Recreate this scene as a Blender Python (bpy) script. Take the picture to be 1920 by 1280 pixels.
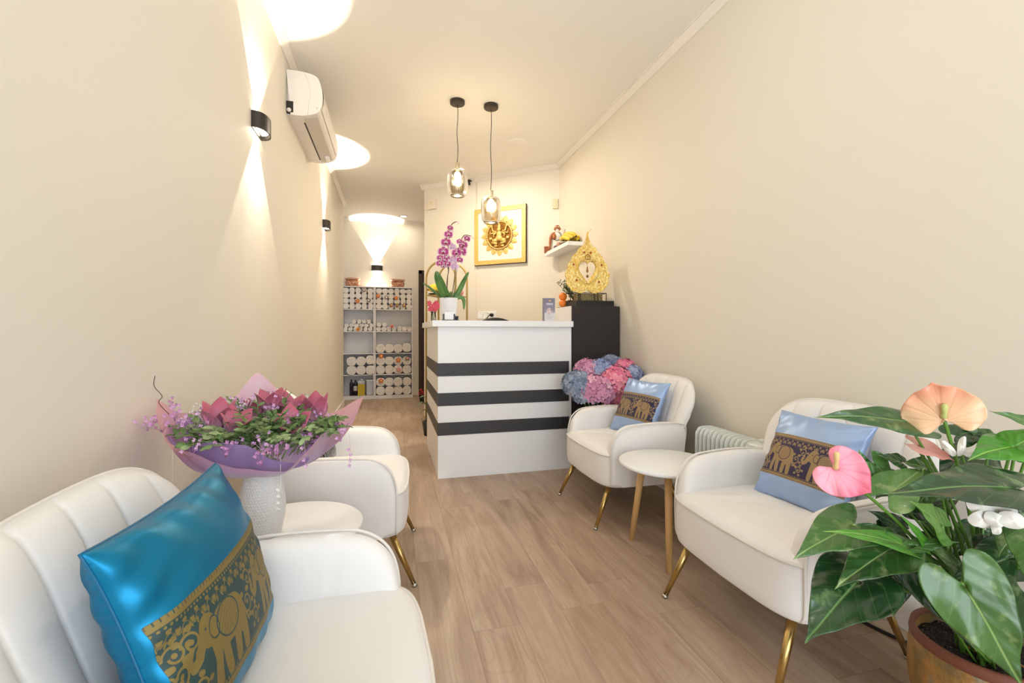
import bpy, bmesh, math, random
from math import sin, cos, pi, radians, sqrt, hypot, atan2, exp
from mathutils import Vector, Matrix, noise
random.seed(7)
for o in list(bpy.data.objects): bpy.data.objects.remove(o, do_unlink=True)
SC = bpy.context.scene
C = SC.collection

# ---------------------------------------------------------------- camera, world, lights
cam = bpy.data.cameras.new('camera'); camo = bpy.data.objects.new('camera', cam); C.objects.link(camo)
camo.location = (0, 0, 1.12)
camo.rotation_euler = (pi/2, 0, -math.atan(224/850))
cam.sensor_width = 36; cam.lens = 850/1920*36; cam.shift_y = -18/1920; cam.clip_start = .02
SC.camera = camo
SC.view_settings.view_transform = 'Standard'; SC.view_settings.look = 'None'
SC.view_settings.exposure = 0.24; SC.view_settings.gamma = 1; SC.view_settings.use_curve_mapping = False

def hexc(h):
    r = [int(h[i:i+2], 16)/255 for i in (0, 2, 4)]
    return tuple(c/12.92 if c <= .04045 else ((c+.055)/1.055)**2.4 for c in r)
def col4(c):
    if isinstance(c, str): c = hexc(c)
    return (c[0], c[1], c[2], 1)

w = bpy.data.worlds.new('world'); SC.world = w; w.use_nodes = True
nt = w.node_tree; nt.nodes.clear()
bg = nt.nodes.new('ShaderNodeBackground'); wo = nt.nodes.new('ShaderNodeOutputWorld')
bg.inputs[0].default_value = (.80, .88, 1, 1); bg.inputs[1].default_value = 1.0
nt.links.new(bg.outputs[0], wo.inputs[0])

def light(name, kind, loc, rot=(0, 0, 0), energy=10, color=(1, 1, 1), **kw):
    l = bpy.data.lights.new(name, kind); l.energy = energy; l.color = color
    for k, v in kw.items(): setattr(l, k, v)
    o = bpy.data.objects.new(name, l); o.location = loc; o.rotation_euler = rot; C.objects.link(o); return o
WARM = (1, .87, .70); NEUT = (1, .97, .925); DAY = (.86, .93, 1)
# daylight entering by the shop window behind the camera
light('window_daylight', 'AREA', (.575, -1.72, 1.45), (radians(110), 0, 0), 70, DAY, shape='RECTANGLE', size=2.3, size_y=2.5)
# unseen hanging bulbs, added to brighten the near ceiling (fixtures are modelled below)
FILL_BULBS = [(.58, .5), (.58, 1.75)]
for x, y in FILL_BULBS:
    light('unseen_ceiling_bulb', 'POINT', (x, y, 2.70), (0, 0, 0), 9, NEUT, shadow_soft_size=.05)
light('passage_lamp_and_fill', 'AREA', (1.2, 6.6, 3.035), (0, 0, 0), 9, WARM, shape='DISK', size=.12)  # unseen fill without fixture, added behind the slanted wall to brighten the passage
light('passage_lamp_and_fill', 'AREA', (.18, 7.85, 3.035), (0, 0, 0), 2.5, WARM, shape='DISK', size=.1)
light('passage_lamp_and_fill', 'AREA', (.75, 4.75, 3.035), (0, 0, 0), 20, WARM, shape='DISK', size=.12)  # added fill without fixture, warms and brightens the middle of the room

# ---------------------------------------------------------------- helpers
class MB:
    def __init__(s): s.v = []; s.f = []; s.m = []; s.s = []; s.a = {}
    def add(s, vs, fs, m=0, sm=True, at=None):
        b = len(s.v); s.v += [tuple(v) for v in vs]
        for f in fs: s.f.append(tuple(b+i for i in f)); s.m.append(m); s.s.append(sm)
        if at:
            for i, a in enumerate(at): s.a[b+i] = a
        return s
    def box(s, x0, x1, y0, y1, z0, z1, m=0):
        vs = [(x, y, z) for z in (z0, z1) for y in (y0, y1) for x in (x0, x1)]
        return s.add(vs, [(0,2,3,1),(4,5,7,6),(0,1,5,4),(2,6,7,3),(0,4,6,2),(1,3,7,5)], m, False)
    def grid(s, fn, nu, nv, cu=False, cv=False, m=0, sm=True, at=None, flip=False):
        vs = []; ats = []
        U = nu if cu else nu+1; V = nv if cv else nv+1
        for j in range(V):
            for i in range(U):
                vs.append(fn(i/nu, j/nv))
                if at: ats.append(at(i/nu, j/nv))
        fs = []
        for j in range(nv):
            for i in range(nu):
                a = j*U+i; b = j*U+(i+1) % U; c = ((j+1) % V)*U+(i+1) % U; d = ((j+1) % V)*U+i
                fs.append((a, d, c, b) if flip else (a, b, c, d))
        return s.add(vs, fs, m, sm, ats or None)
    def tube(s, path, r, n=8, caps=True, m=0, closed=False, flat=1.0):
        P = [Vector(p) for p in path]; L = len(P)
        rr = r if isinstance(r, (list, tuple)) else [r]*L
        vs = []; t0 = None; nrm = None
        for i in range(L):
            if closed: t = (P[(i+1) % L]-P[i-1])
            else: t = (P[min(i+1, L-1)]-P[max(i-1, 0)])
            t = t.normalized() if t.length > 1e-9 else Vector((0, 0, 1))
            if nrm is None:
                nrm = t.orthogonal().normalized()
                if abs(t.z) < .9: nrm = (Vector((0, 0, 1))-t*t.z).normalized()
            else:
                nrm = (nrm-t*nrm.dot(t))
                nrm = nrm.normalized() if nrm.length > 1e-6 else t.orthogonal().normalized()
            b = t.cross(nrm)
            for k in range(n):
                a = 2*pi*k/n; vs.append(P[i]+(nrm*cos(a)*flat+b*sin(a))*rr[i])
        fs = []
        for i in range(L if closed else L-1):
            for k in range(n):
                j = (i+1) % L
                fs.append((i*n+k, i*n+(k+1) % n, j*n+(k+1) % n, j*n+k))
        if caps and not closed:
            fs.append(tuple(range(n-1, -1, -1))); fs.append(tuple((L-1)*n+k for k in range(n)))
        return s.add(vs, fs, m)
    def lathe(s, prof, n=32, c=(0, 0, 0), m=0, caps=True, sx=1, sy=1):
        vs = [(c[0]+r*cos(2*pi*k/n)*sx, c[1]+r*sin(2*pi*k/n)*sy, c[2]+z) for r, z in prof for k in range(n)]
        fs = []
        for i in range(len(prof)-1):
            for k in range(n): fs.append((i*n+k, i*n+(k+1) % n, (i+1)*n+(k+1) % n, (i+1)*n+k))
        if caps:
            if prof[0][0] > 1e-6: fs.append(tuple(range(n-1, -1, -1)))
            if prof[-1][0] > 1e-6: fs.append(tuple((len(prof)-1)*n+k for k in range(n)))
        return s.add(vs, fs, m)
    def ell(s, c, r, n=12, m=0, M=None):
        vs = []
        for j in range(n+1):
            t = pi*j/n
            for k in range(n*2):
                a = pi*k/n
                p = Vector((r[0]*sin(t)*cos(a), r[1]*sin(t)*sin(a), r[2]*cos(t)))
                if M is not None: p = M @ p
                vs.append(p+Vector(c))
        N = n*2
        fs = [(j*N+k, (j+1)*N+k, (j+1)*N+(k+1) % N, j*N+(k+1) % N) for j in range(n) for k in range(N)]
        return s.add(vs, fs, m)
    def prism(s, pts, z0, z1, m=0, ax='z'):
        def tr(x, y, z): return {'z': (x, y, z), 'y': (x, z, y), 'x': (z, x, y)}[ax]
        n = len(pts)
        vs = [tr(x, y, z0) for x, y in pts]+[tr(x, y, z1) for x, y in pts]
        fs = [tuple(range(n-1, -1, -1)), tuple(range(n, 2*n))]+[(i, (i+1) % n, n+(i+1) % n, n+i) for i in range(n)]
        return s.add(vs, fs, m, False)
    def build(s, name, mats, parent=None, bevel=0, seg=3, sub=0, loc=None, fix=True):
        me = bpy.data.meshes.new(name); me.from_pydata(s.v, [], s.f)
        if not isinstance(mats, (list, tuple)): mats = [mats]
        for m in mats: me.materials.append(m)
        me.polygons.foreach_set('material_index', s.m); me.polygons.foreach_set('use_smooth', s.s)
        if s.a:
            at = me.attributes.new('p', 'FLOAT_VECTOR', 'POINT')
            d = [0.0]*(3*len(s.v))
            for i, a in s.a.items(): d[3*i:3*i+3] = a
            at.data.foreach_set('vector', d)
        if fix:
            bm = bmesh.new(); bm.from_mesh(me)
            bmesh.ops.remove_doubles(bm, verts=bm.verts, dist=1e-6)
            bmesh.ops.recalc_face_normals(bm, faces=bm.faces); bm.to_mesh(me); bm.free()
        o = bpy.data.objects.new(name, me); C.objects.link(o)
        if parent: o.parent = parent
        if loc: o.location = loc
        if bevel:
            b = o.modifiers.new('b', 'BEVEL'); b.width = bevel; b.segments = seg; b.limit_method = 'ANGLE'; b.angle_limit = radians(40)
            b.harden_normals = False
        if sub:
            q = o.modifiers.new('s', 'SUBSURF'); q.levels = sub; q.render_levels = sub
        return o
def tag(o, label=None, cat=None, group=None, kind=None):
    if label: o['label'] = label
    if cat: o['category'] = cat
    if group: o['group'] = group
    if kind: o['kind'] = kind
    return o
def thing(name, label, cat, loc=(0, 0, 0), rz=0, group=None):
    o = bpy.data.objects.new(name, None); C.objects.link(o); o.location = loc; o.rotation_euler = (0, 0, rz)
    o.empty_display_size = .05
    return tag(o, label, cat, group)
def struct(o): return tag(o, kind='structure')
def dup(o, loc=None, rz=None, label=None, parent=None, group=None):
    c = o.copy(); C.objects.link(c)
    if parent: c.parent = parent
    if loc is not None: c.location = loc
    if rz is not None: c.rotation_euler = (0, 0, rz)
    if label: c['label'] = label
    if group: c['group'] = group
    for ch in list(o.children): dup(ch, parent=c)
    return c
def smooth(pts, k=6):
    P = [Vector(p) for p in pts]; out = []
    for i in range(len(P)-1):
        a = P[max(i-1, 0)]; b = P[i]; c = P[i+1]; d = P[min(i+2, len(P)-1)]
        for j in range(k):
            t = j/k
            out.append(.5*((2*b)+(c-a)*t+(2*a-5*b+4*c-d)*t*t+(3*b-a-3*c+d)*t**3))
    out.append(P[-1]); return out

# ---------------------------------------------------------------- materials
class NT:
    def __init__(s, name):
        s.m = bpy.data.materials.new(name); s.m.use_nodes = True; s.t = s.m.node_tree; s.t.nodes.clear()
        s.out = s.t.nodes.new('ShaderNodeOutputMaterial')
    def n(s, ty, **kw):
        x = s.t.nodes.new(ty)
        for k, v in kw.items():
            if k in ('inp',):
                for kk, vv in v.items():
                    if hasattr(vv, 'is_output') or isinstance(vv, bpy.types.NodeSocket): s.t.links.new(vv, x.inputs[kk])
                    else: x.inputs[kk].default_value = vv
            else: setattr(x, k, v)
        return x
    def math(s, op, a, b=0.0, c=0.0, clamp=False):
        x = s.n('ShaderNodeMath', operation=op, use_clamp=clamp, inp={0: a, 1: b})
        if op in ('MULTIPLY_ADD', 'SMOOTH_MIN', 'COMPARE', 'WRAP'):
            if isinstance(c, bpy.types.NodeSocket): s.t.links.new(c, x.inputs[2])
            else: x.inputs[2].default_value = c
        return x.outputs[0]
    def mix(s, f, a, b, bt='MIX'):
        x = s.n('ShaderNodeMix', data_type='RGBA', blend_type=bt)
        for i, v in ((0, f), (6, a), (7, b)):
            if isinstance(v, bpy.types.NodeSocket): s.t.links.new(v, x.inputs[i])
            else: x.inputs[i].default_value = col4(v) if i else v
        return x.outputs[2]
    def ramp(s, f, stops, interp='LINEAR'):
        x = s.n('ShaderNodeValToRGB', inp={0: f}); r = x.color_ramp; r.interpolation = interp
        while len(r.elements) < len(stops): r.elements.new(.5)
        for e, (p, c) in zip(r.elements, stops): e.position = p; e.color = col4(c)
        return x.outputs[0]
    def step(s, v, lo, hi):
        x = s.n('ShaderNodeMapRange', interpolation_type='SMOOTHSTEP', inp={0: v, 1: lo, 2: hi, 3: 0.0, 4: 1.0})
        return x.outputs[0]
    def noise(s, scale, vec=None, detail=3, dim='3D', out=0, rough=.5):
        x = s.n('ShaderNodeTexNoise', inp={'Scale': scale, 'Detail': detail, 'Roughness': rough})
        if vec is not None: s.t.links.new(vec, x.inputs['Vector'])
        return x.outputs[out]
    def obj(s, sc=(1, 1, 1), rot=(0, 0, 0)):
        tc = s.n('ShaderNodeTexCoord'); mp = s.n('ShaderNodeMapping', inp={0: tc.outputs['Object'], 2: rot, 3: sc})
        return mp.outputs[0]
    def attr(s, name='p'):
        a = s.n('ShaderNodeAttribute', attribute_name=name); x = s.n('ShaderNodeSeparateXYZ', inp={0: a.outputs['Vector']})
        return x.outputs
    def bump(s, h, st=.3, d=.01):
        return s.n('ShaderNodeBump', inp={'Strength': st, 'Distance': d, 'Height': h}).outputs[0]
    def bsdf(s, base, rough=.5, metal=0.0, nrm=None, **kw):
        b = s.n('ShaderNodeBsdfPrincipled')
        for k, v in (('Base Color', base), ('Roughness', rough), ('Metallic', metal), ('Normal', nrm)):
            if v is None: continue
            if isinstance(v, bpy.types.NodeSocket): s.t.links.new(v, b.inputs[k])
            else: b.inputs[k].default_value = col4(v) if k == 'Base Color' else v
        for k, v in kw.items():
            k = k.replace('_', ' ')
            if isinstance(v, bpy.types.NodeSocket): s.t.links.new(v, b.inputs[k])
            else: b.inputs[k].default_value = v
        return b.outputs[0]
    def done(s, sh): s.t.links.new(sh, s.out.inputs[0]); return s.m
def plain(name, c, rough=.5, metal=0.0, nscale=0, nst=.2, nd=.002, **kw):
    t = NT(name); nr = None
    v = t.obj()
    nz = t.noise(nscale or 30, v)
    base = t.mix(t.math('MULTIPLY', nz, .10), c, tuple(x*.8 for x in (hexc(c) if isinstance(c, str) else c)))
    if nscale: nr = t.bump(nz, nst, nd)
    return t.done(t.bsdf(base, rough, metal, nr, **kw))
def emit(name, c, st):
    t = NT(name); e = t.n('ShaderNodeEmission', inp={0: col4(c), 1: st}); return t.done(e.outputs[0])

def wallmat(name, c):
    t = NT(name); v = t.obj()
    nz = t.noise(220, v, 2); big = t.noise(1.2, v, 2)
    base = t.mix(t.math('MULTIPLY', big, .12), c, tuple(x*.93 for x in hexc(c)))
    return t.done(t.bsdf(base, .62, 0, t.bump(nz, .06, .002)))
M_wall = wallmat('cream_wall_paint', 'EAE3D5')
M_ceil = wallmat('ceiling_paint', 'F5F1EA')
M_trim = plain('cornice_white', 'F3EDE4', .45)
def floormat():
    t = NT('oak_vinyl_planks')
    tc = t.n('ShaderNodeTexCoord').outputs['Object']; sp = t.n('ShaderNodeSeparateXYZ', inp={0: tc})
    W, Lg = .183, 1.22
    xs = t.math('DIVIDE', t.math('ADD', sp.outputs[0], 10-.410+.183*2), W)
    row = t.math('FLOOR', xs)
    fx = t.math('FRACT', xs)
    rnd = t.n('ShaderNodeTexWhiteNoise', noise_dimensions='1D', inp={1: row}).outputs[0]
    ys = t.math('ADD', t.math('DIVIDE', t.math('ADD', sp.outputs[1], 10), Lg), t.math('MULTIPLY', rnd, 7.3))
    cell = t.math('FLOOR', ys); fy = t.math('FRACT', ys)
    rc = t.n('ShaderNodeCombineXYZ', inp={0: row, 1: cell})
    pr = t.n('ShaderNodeTexWhiteNoise', noise_dimensions='2D', inp={0: rc.outputs[0]}).outputs[0]
    off = t.n('ShaderNodeCombineXYZ', inp={0: t.math('MULTIPLY', pr, 13.), 1: t.math('MULTIPLY', pr, 41.), 2: t.math('MULTIPLY', pr, 7.)})
    vv = t.n('ShaderNodeVectorMath', operation='ADD', inp={0: tc, 1: off.outputs[0]}).outputs[0]
    mp = t.n('ShaderNodeMapping', inp={0: vv, 3: (5.5, .75, 1)}).outputs[0]
    n1 = t.n('ShaderNodeTexNoise', inp={'Vector': mp, 'Scale': 1.6, 'Detail': 6, 'Roughness': .6, 'Distortion': .9}).outputs[0]
    mp2 = t.n('ShaderNodeMapping', inp={0: vv, 3: (130, 3.5, 1)}).outputs[0]
    n2 = t.noise(1.0, mp2, 4)
    rg = t.n('ShaderNodeMapping', inp={0: vv, 3: (9, 1.1, 1)}).outputs[0]
    rings = t.n('ShaderNodeTexNoise', inp={'Vector': rg, 'Scale': .9, 'Detail': 1, 'Distortion': .4}).outputs[0]
    rings = t.math('SINE', t.math('MULTIPLY', rings, 95))
    c = t.ramp(n1, [(.28, '8A705A'), (.45, 'AB917A'), (.6, 'BDA58F'), (.78, 'CDB9A5')])
    c = t.mix(t.math('MULTIPLY', t.step(n2, .42, .75), .34), c, '8A6C52')
    c = t.mix(t.math('MULTIPLY', t.step(rings, .5, 1.0), .16), c, '8E7056')
    kn = t.step(t.noise(1.3, t.n('ShaderNodeMapping', inp={0: vv, 3: (4, 1.2, 1)}).outputs[0], 2), .68, .78)
    c = t.mix(t.math('MULTIPLY', kn, .5), c, '7E5F47')
    c = t.mix(t.math('MULTIPLY', pr, .28), c, 'C6B09B')
    gx = t.math('MINIMUM', fx, t.math('SUBTRACT', 1.0, fx)); gy = t.math('MINIMUM', fy, t.math('SUBTRACT', 1.0, fy))
    gap = t.math('MINIMUM', t.step(gx, .0, .012), t.step(gy, .0, .0018))
    c = t.mix(t.math('MULTIPLY', t.math('SUBTRACT', 1.0, gap), .45), c, '6B5340')
    hgt = t.math('ADD', t.math('MULTIPLY', gap, .6), t.math('MULTIPLY', n2, .25))
    return t.done(t.bsdf(c, t.math('MULTIPLY_ADD', n2, .15, .36), 0, t.bump(hgt, .25, .002)))
M_floor = floormat()
M_white = plain('white_laminate', 'F8F9FB', .35)
M_white2 = plain('white_painted_wood', 'E9E6E6', .45)
M_blackp = plain('black_satin', '1D1B1C', .42)
M_stripe = plain('charcoal_laminate', '38383A', .5, 0, 300, .1, .0005)
M_darkwood = plain('wenge_front', '2B2422', .7, 0, 160, .2, .0008)
M_doorwood = plain('dark_brown_door', '3B271E', .5)
M_gold = plain('brushed_brass', 'C2A468', .24, 1.0); M_pale = plain('pale_brass', 'DCCFAE', .3, .8)
M_goldp = plain('gold_paint', 'B9A062', .45, .35)
M_wood = plain('beech_leg', 'D9AE75', .5, 0, 60, .1, .0005)
M_black = plain('matt_black', '151414', .5)
M_chrome = plain('chrome', 'C8C8C8', .2, 1.0)
def fabric(name, c):
    t = NT(name); v = t.obj()
    nz = t.noise(700, v, 2); big = t.noise(5, v, 3)
    h = t.math('ADD', t.math('MULTIPLY', nz, .12), big)
    base = t.mix(t.math('MULTIPLY', nz, .12), c, tuple(x*.86 for x in hexc(c)))
    return t.done(t.bsdf(base, .85, 0, t.bump(h, .22, .008), Sheen_Weight=.25, Sheen_Roughness=.4))
M_velvet = fabric('ivory_velvet', 'F1EEEC')
M_pipe = fabric('ivory_piping', 'E9E3DC')
# ================================================================ SETTING
H = 3.07; XL = -.72; XR = 1.87; YB = 8.2; YF = -1.6
PA = Vector((1.87, 4.96, 0)); PB = Vector((.41, 6.16, 0))
struct(MB().box(-1.1, 2.0, -1.75, 8.35, -.08, 0).build('floor', M_floor))
struct(MB().box(-1.1, 2.0, -1.75, 8.35, H, H+.08).build('ceiling', M_ceil))
struct(MB().box(XL-.1, XL, YF, 7.3, 0, H).build('wall_left', M_wall))
struct(MB().box(XR, XR+.1, YF, YB, 0, H).build('wall_right', M_wall))
b = MB(); b.box(-1.1, .45, YB, YB+.1, 0, H); b.box(.45, 1.27, YB, YB+.1, 2.21, H); b.box(1.27, 1.97, YB, YB+.1, 0, H)
struct(b.build('wall_back', M_wall))
struct(MB().box(-1.1, -1.0, 7.2, YB, 0, H).build('wall_alcove', M_wall))
WL = (PB-PA).length; AW = atan2(PA.y-PB.y, PA.x-PB.x)      # local x: from PB to PA; local -y faces the room
def aw(x, d, z):                                            # point on the slanted wall: x from its left end, d in front of it
    ux, uy = cos(AW), sin(AW)
    return (PB.x+ux*x+uy*d, PB.y+uy*x-ux*d, z)
o = MB().box(0, WL, 0, .1, 0, H).build('wall_middle', M_wall); o.location = PB; o.rotation_euler = (0, 0, AW); struct(o)
# front wall with a big shop window
b = MB(); b.box(XL, XR, YF-.1, YF, 2.85, H); b.box(XL, -.6, YF-.1, YF, 0, 2.85); b.box(1.75, XR, YF-.1, YF, 0, 2.85); b.box(-.6, 1.75, YF-.1, YF, 0, .25)
struct(b.build('wall_front', M_wall))
b = MB()
for x in (-.6, .56, 1.71): b.box(x, x+.04, YF-.08, YF-.03, .25, 2.85)
b.box(-.6, 1.75, YF-.08, YF-.03, .25, .3); b.box(-.6, 1.75, YF-.08, YF-.03, 2.8, 2.85)
wf = struct(b.build('window_1', M_blackp))
def thinglass(name, tint, ribs=0, gl=.12):
    t = NT(name)
    tr = t.n('ShaderNodeBsdfTransparent', inp={0: col4(tint)})
    nr = None
    if ribs:
        tc = t.n('ShaderNodeTexCoord').outputs['Object']; sp = t.n('ShaderNodeSeparateXYZ', inp={0: tc})
        an = t.math('ARCTAN2', sp.outputs[1], sp.outputs[0]); wv = t.math('SINE', t.math('MULTIPLY', an, ribs))
        nr = t.bump(wv, .18, .0015)
        tc2 = t.math('MULTIPLY_ADD', wv, .16, .84); 
        cc = t.mix(t.math('MULTIPLY_ADD', wv, .5, .5), tint, tuple(x*.8 for x in hexc(tint))); t.t.links.new(cc, tr.inputs[0])
    g = t.n('ShaderNodeBsdfGlossy', inp={0: (1, 1, 1, 1), 'Roughness': .18 if ribs else .04})
    fr = t.n('ShaderNodeFresnel', inp={0: 1.45})
    if nr is not None: t.t.links.new(nr, g.inputs['Normal']); t.t.links.new(nr, fr.inputs['Normal'])
    f = t.math('ADD', fr.outputs[0], gl*.3, clamp=True)
    mx = t.n('ShaderNodeMixShader', inp={0: f, 1: tr.outputs[0], 2: g.outputs[0]})
    return t.done(mx.outputs[0])
M_pane = thinglass('clear_pane', 'FAFCFC')
b = MB(); b.box(-.56, .56, YF-.06, YF-.054, .3, 2.8); b.box(.6, 1.71, YF-.06, YF-.054, .3, 2.8); b.build('window_pane', M_pane, wf)
# cornices
def cornice(name, p, q, nx, ny):
    prof = [(0, -.052), (.009, -.052), (.015, -.042), (.036, -.018), (.042, -.009), (.052, -.009), (.052, 0), (0, 0)]
    b = MB(); vs = []
    for P in (p, q):
        for a, z in prof: vs.append((P[0]+nx*a, P[1]+ny*a, H+z))
    n = len(prof); fs = [(i, (i+1) % n, n+(i+1) % n, n+i) for i in range(n)]+[tuple(range(n)), tuple(range(n, 2*n))]
    b.add(vs, fs, 0, False); return struct(b.build(name, M_trim))
cornice('trim_1', (XL, YF), (XL, 7.3), 1, 0)
cornice('trim_2', (XR, YF), (XR, PA.y-.02), -1, 0)
cornice('trim_3', (PB.x-.03, PB.y+.025), (PA.x, PA.y), sin(AW), -cos(AW))
cornice('trim_4', (-1.0, YB), (XR, YB), 0, -1)
# skirting
struct(MB().box(XR-.014, XR, YF, PA.y, 0, .09).build('baseboard_right', M_trim, bevel=.004))
struct(MB().box(XL, XL+.014, YF, 7.3, 0, .09).build('baseboard_left', M_trim, bevel=.004))
struct(MB().box(.34, .45, YB-.014, YB, 0, .09).build('baseboard_back', M_trim, bevel=.004))
# dark door at the end of the passage
d = MB().box(.51, 1.21, YB+.02, YB+.06, .01, 2.15).build('door_1', M_doorwood); struct(d)
b = MB(); b.box(.45, .51, YB-.012, YB+.1, 0, 2.21); b.box(1.21, 1.27, YB-.012, YB+.1, 0, 2.21); b.box(.45, 1.27, YB-.012, YB+.1, 2.15, 2.21)
b.build('door_frame', M_doorwood, d, bevel=.004)
b = MB()
for z0 in (.2, 1.15): b.box(.6, 1.12, YB+.012, YB+.022, z0, z0+.8)
b.build('door_panel', M_doorwood, d, bevel=.006)
# recessed downlight, and the unseen bulb lamps added to light the ceiling
M_lens = emit('lamp_diffuser', 'FFF1DC', 14.)
def globe(x, y, label, group):
    t = thing('unseen_ceiling_lamp', label, 'ceiling lamp', (x, y, H), 0, group)
    MB().lathe([(0, 0), (.06, 0), (.05, -.03), (.015, -.04), (.004, -.05), (.004, -.28), (.016, -.29), (.016, -.33), (0, -.33)], 32).build('lamp_base', M_trim, t)
    MB().ell((0, 0, -.37), (.032, .032, .04), 10).build('bulb', M_lens, t)
def downlight(x, y, label, group=None):
    t = thing('ceiling_downlight', label, 'downlight', (x, y, H), 0, group)
    MB().lathe([(.048, 0), (.075, 0), (.075, -.006), (.05, -.01), (.048, 0)], 32, caps=False).build('trim_ring', M_trim, t)
    MB().lathe([(0, -.003), (.047, -.003)], 32, caps=False).build('lens', M_lens, t)
downlight(.18, 7.85, 'small glowing recessed downlight in the ceiling above the towel bookcase')
for k, (x, y) in enumerate(FILL_BULBS): globe(x, y, ('unseen fill bulb lamp on the near ceiling, closest to the shop window', 'unseen fill bulb lamp on the near ceiling above the two side tables')[k], 'unseen near ceiling fill lamps')
t = thing('ceiling_speaker', 'flat round white cover in the ceiling behind the pendant lamps', 'ceiling cover', (1.24, 4.5, H))
MB().lathe([(0, -.012), (.085, -.012), (.1, -.008), (.104, 0)], 40, caps=False).build('grille', M_ceil, t)

# ================================================================ WALL SCONCES
M_sc = plain('bronze_black', '3A342F', .35, .3)
M_lamp = emit('sconce_lens', 'FFF0D8', 20.)
def stadium(w, d, n=10):
    r = w*.42; pts = [(0, -w/2), ]
    pts = [(0, -w/2)]
    for k in range(n*2+1):
        a = -pi/2+pi*k/(n*2); pts.append(((d-.0)*max(0, cos(a))**.75, w/2*sin(a)))
    pts.append((0, w/2)); return pts
def sconce(loc, rz, label, e, half=38):
    t = thing('wall_sconce', label, 'wall lamp', loc, rz)
    w_, d_, hh = .19, .07, .044
    out = stadium(w_, d_); inn = [(max(x-.008, .004) if x > .004 else .004, y*.93) for x, y in out]
    n = len(out); vs = []
    for z in (-hh, hh): vs += [(x, y, z) for x, y in out]+[(x, y, z) for x, y in inn]
    fs = []
    for i in range(n):
        j = (i+1) % n
        fs += [(i, j, 2*n+j, 2*n+i), (n+i, 3*n+i, 3*n+j, n+j), (i, n+i, n+j, j), (2*n+i, 2*n+j, 3*n+j, 3*n+i)]
    b = MB(); b.add(vs, fs, 0, False); b.build('housing', M_sc, t, bevel=.002)
    b = MB(); b.prism([(x*.97+.001, y*.97) for x, y in inn], -.012, .012); b.build('mounting_plate', M_sc, t)
    for z, nm in ((.022, 'upper_lens'), (-.022, 'lower_lens')):
        b = MB(); b.prism([(x*.8+.008, y*.8) for x, y in inn], z-.004, z+.004); b.build(nm, M_lamp, t)
    for sgn in (1, -1):
        l = light('sconce_beam', 'SPOT', (0, 0, 0), (pi if sgn > 0 else 0, 0, 0), e*6.5, (1, .89, .72), spot_size=radians(2*half), spot_blend=.10, shadow_soft_size=.012)
        l.parent = t; l.location = (.042, 0, sgn*.05); l.rotation_euler[1] = -sgn*radians(7)
        l2 = light('sconce_beam', 'SPOT', (0, 0, 0), (pi if sgn > 0 else 0, 0, 0), e*2.2, (1, .86, .66), spot_size=radians(2*half-30), spot_blend=.6, shadow_soft_size=.012)
        l2.rotation_euler[1] = -sgn*radians(7); l2.parent = t; l2.location = (.05, 0, sgn*.046)
    return t
sconce((XL, 2.75, 2.245), 0, 'dark oval wall lamp on the left wall before the air conditioner', 6)
sconce((XL, 5.27, 2.275), 0, 'small dark up and down wall lamp on the left wall beyond the air conditioner', 7)
sconce((-.26, YB, 2.225), -pi/2, 'dark up and down wall lamp glowing above the towel bookcase', 10, 32)

# ================================================================ AIR CONDITIONER
M_ac = plain('ac_plastic', 'F1EBE5', .35)
M_acl = plain('ac_louvre', 'DCD3C8', .35)
t = thing('air_conditioner', 'white split air conditioner high on the left wall between two wall lamps', 'air conditioner', (XL, 3.47, 2.65))
def acprof(o=0):
    P = smooth([(0, 0-o, 0), (.10, -.002-o, 0), (.19, .022-o, 0), (.222+o, .06, 0), (.234+o, .13, 0), (.228+o, .20, 0), (.208, .268+o, 0), (.16, .294+o, 0), (.08, .304+o, 0), (0, .305+o, 0)], 5)
    return [(p.x, p.y) for p in P]
b = MB(); b.prism(acprof(), .03, .91, ax='y'); b.build('body', M_ac, t)
b = MB(); b.prism([(max(x, .028) if z < .07 else x, z) for x, z in acprof(.003)], 0, .03, ax='y'); b.build('end_cap', M_ac, t, bevel=.002)
b = MB(); b.prism(acprof(.003), .91, .94, ax='y'); b.build('end_cap', M_ac, t, bevel=.002)
b = MB(); b.box(.0, .046, -.001, .03, .010, .088); b.build('pipe_recess', M_black, t)
b = MB(); b.tube([(.018, -.002, .026), (.018, .028, .026)], .015, 12); b.build('pipe_stub', M_ac, t)
b = MB()
prof = [(p.x, p.y) for p in smooth([(.225, .062, 0), (.238, .13, 0), (.232, .20, 0), (.204, .262, 0)], 5)]
b.grid(lambda u, v: (prof[round(v*(len(prof)-1))][0]+.002, .04+.86*u, prof[round(v*(len(prof)-1))][1]), 8, len(prof)-1); b.build('front_panel', M_ac, t)
b = MB(); b.add([(.106, .05, -.006), (.106, .9, -.006), (.196, .9, .018), (.196, .05, .018), (.108, .05, -.001), (.108, .9, -.001), (.196, .9, .026), (.196, .05, .026)],
  [(0,1,2,3),(7,6,5,4),(0,4,5,1),(1,5,6,2),(2,6,7,3),(3,7,4,0)], 0, False); b.build('louvre', M_acl, t, bevel=.001)
b = MB(); b.box(.094, .104, .12, .86, -.0045, .002); b.build('air_slot', M_black, t)
b = MB(); b.box(.15, .18, .78, .88, -.0045, .008); b.build('display', M_white, t)
b = MB(); b.tube([(.14, -.001, .0), (.146, -.001, .08), (.158, -.001, .15), (.15, -.001, .22), (.12, -.001, .296)], .0012, 6); b.tube([(.2, -.002, .06), (.2, .0, .06)], .005, 10); b.build('panel_seam', M_acl, t)

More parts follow.
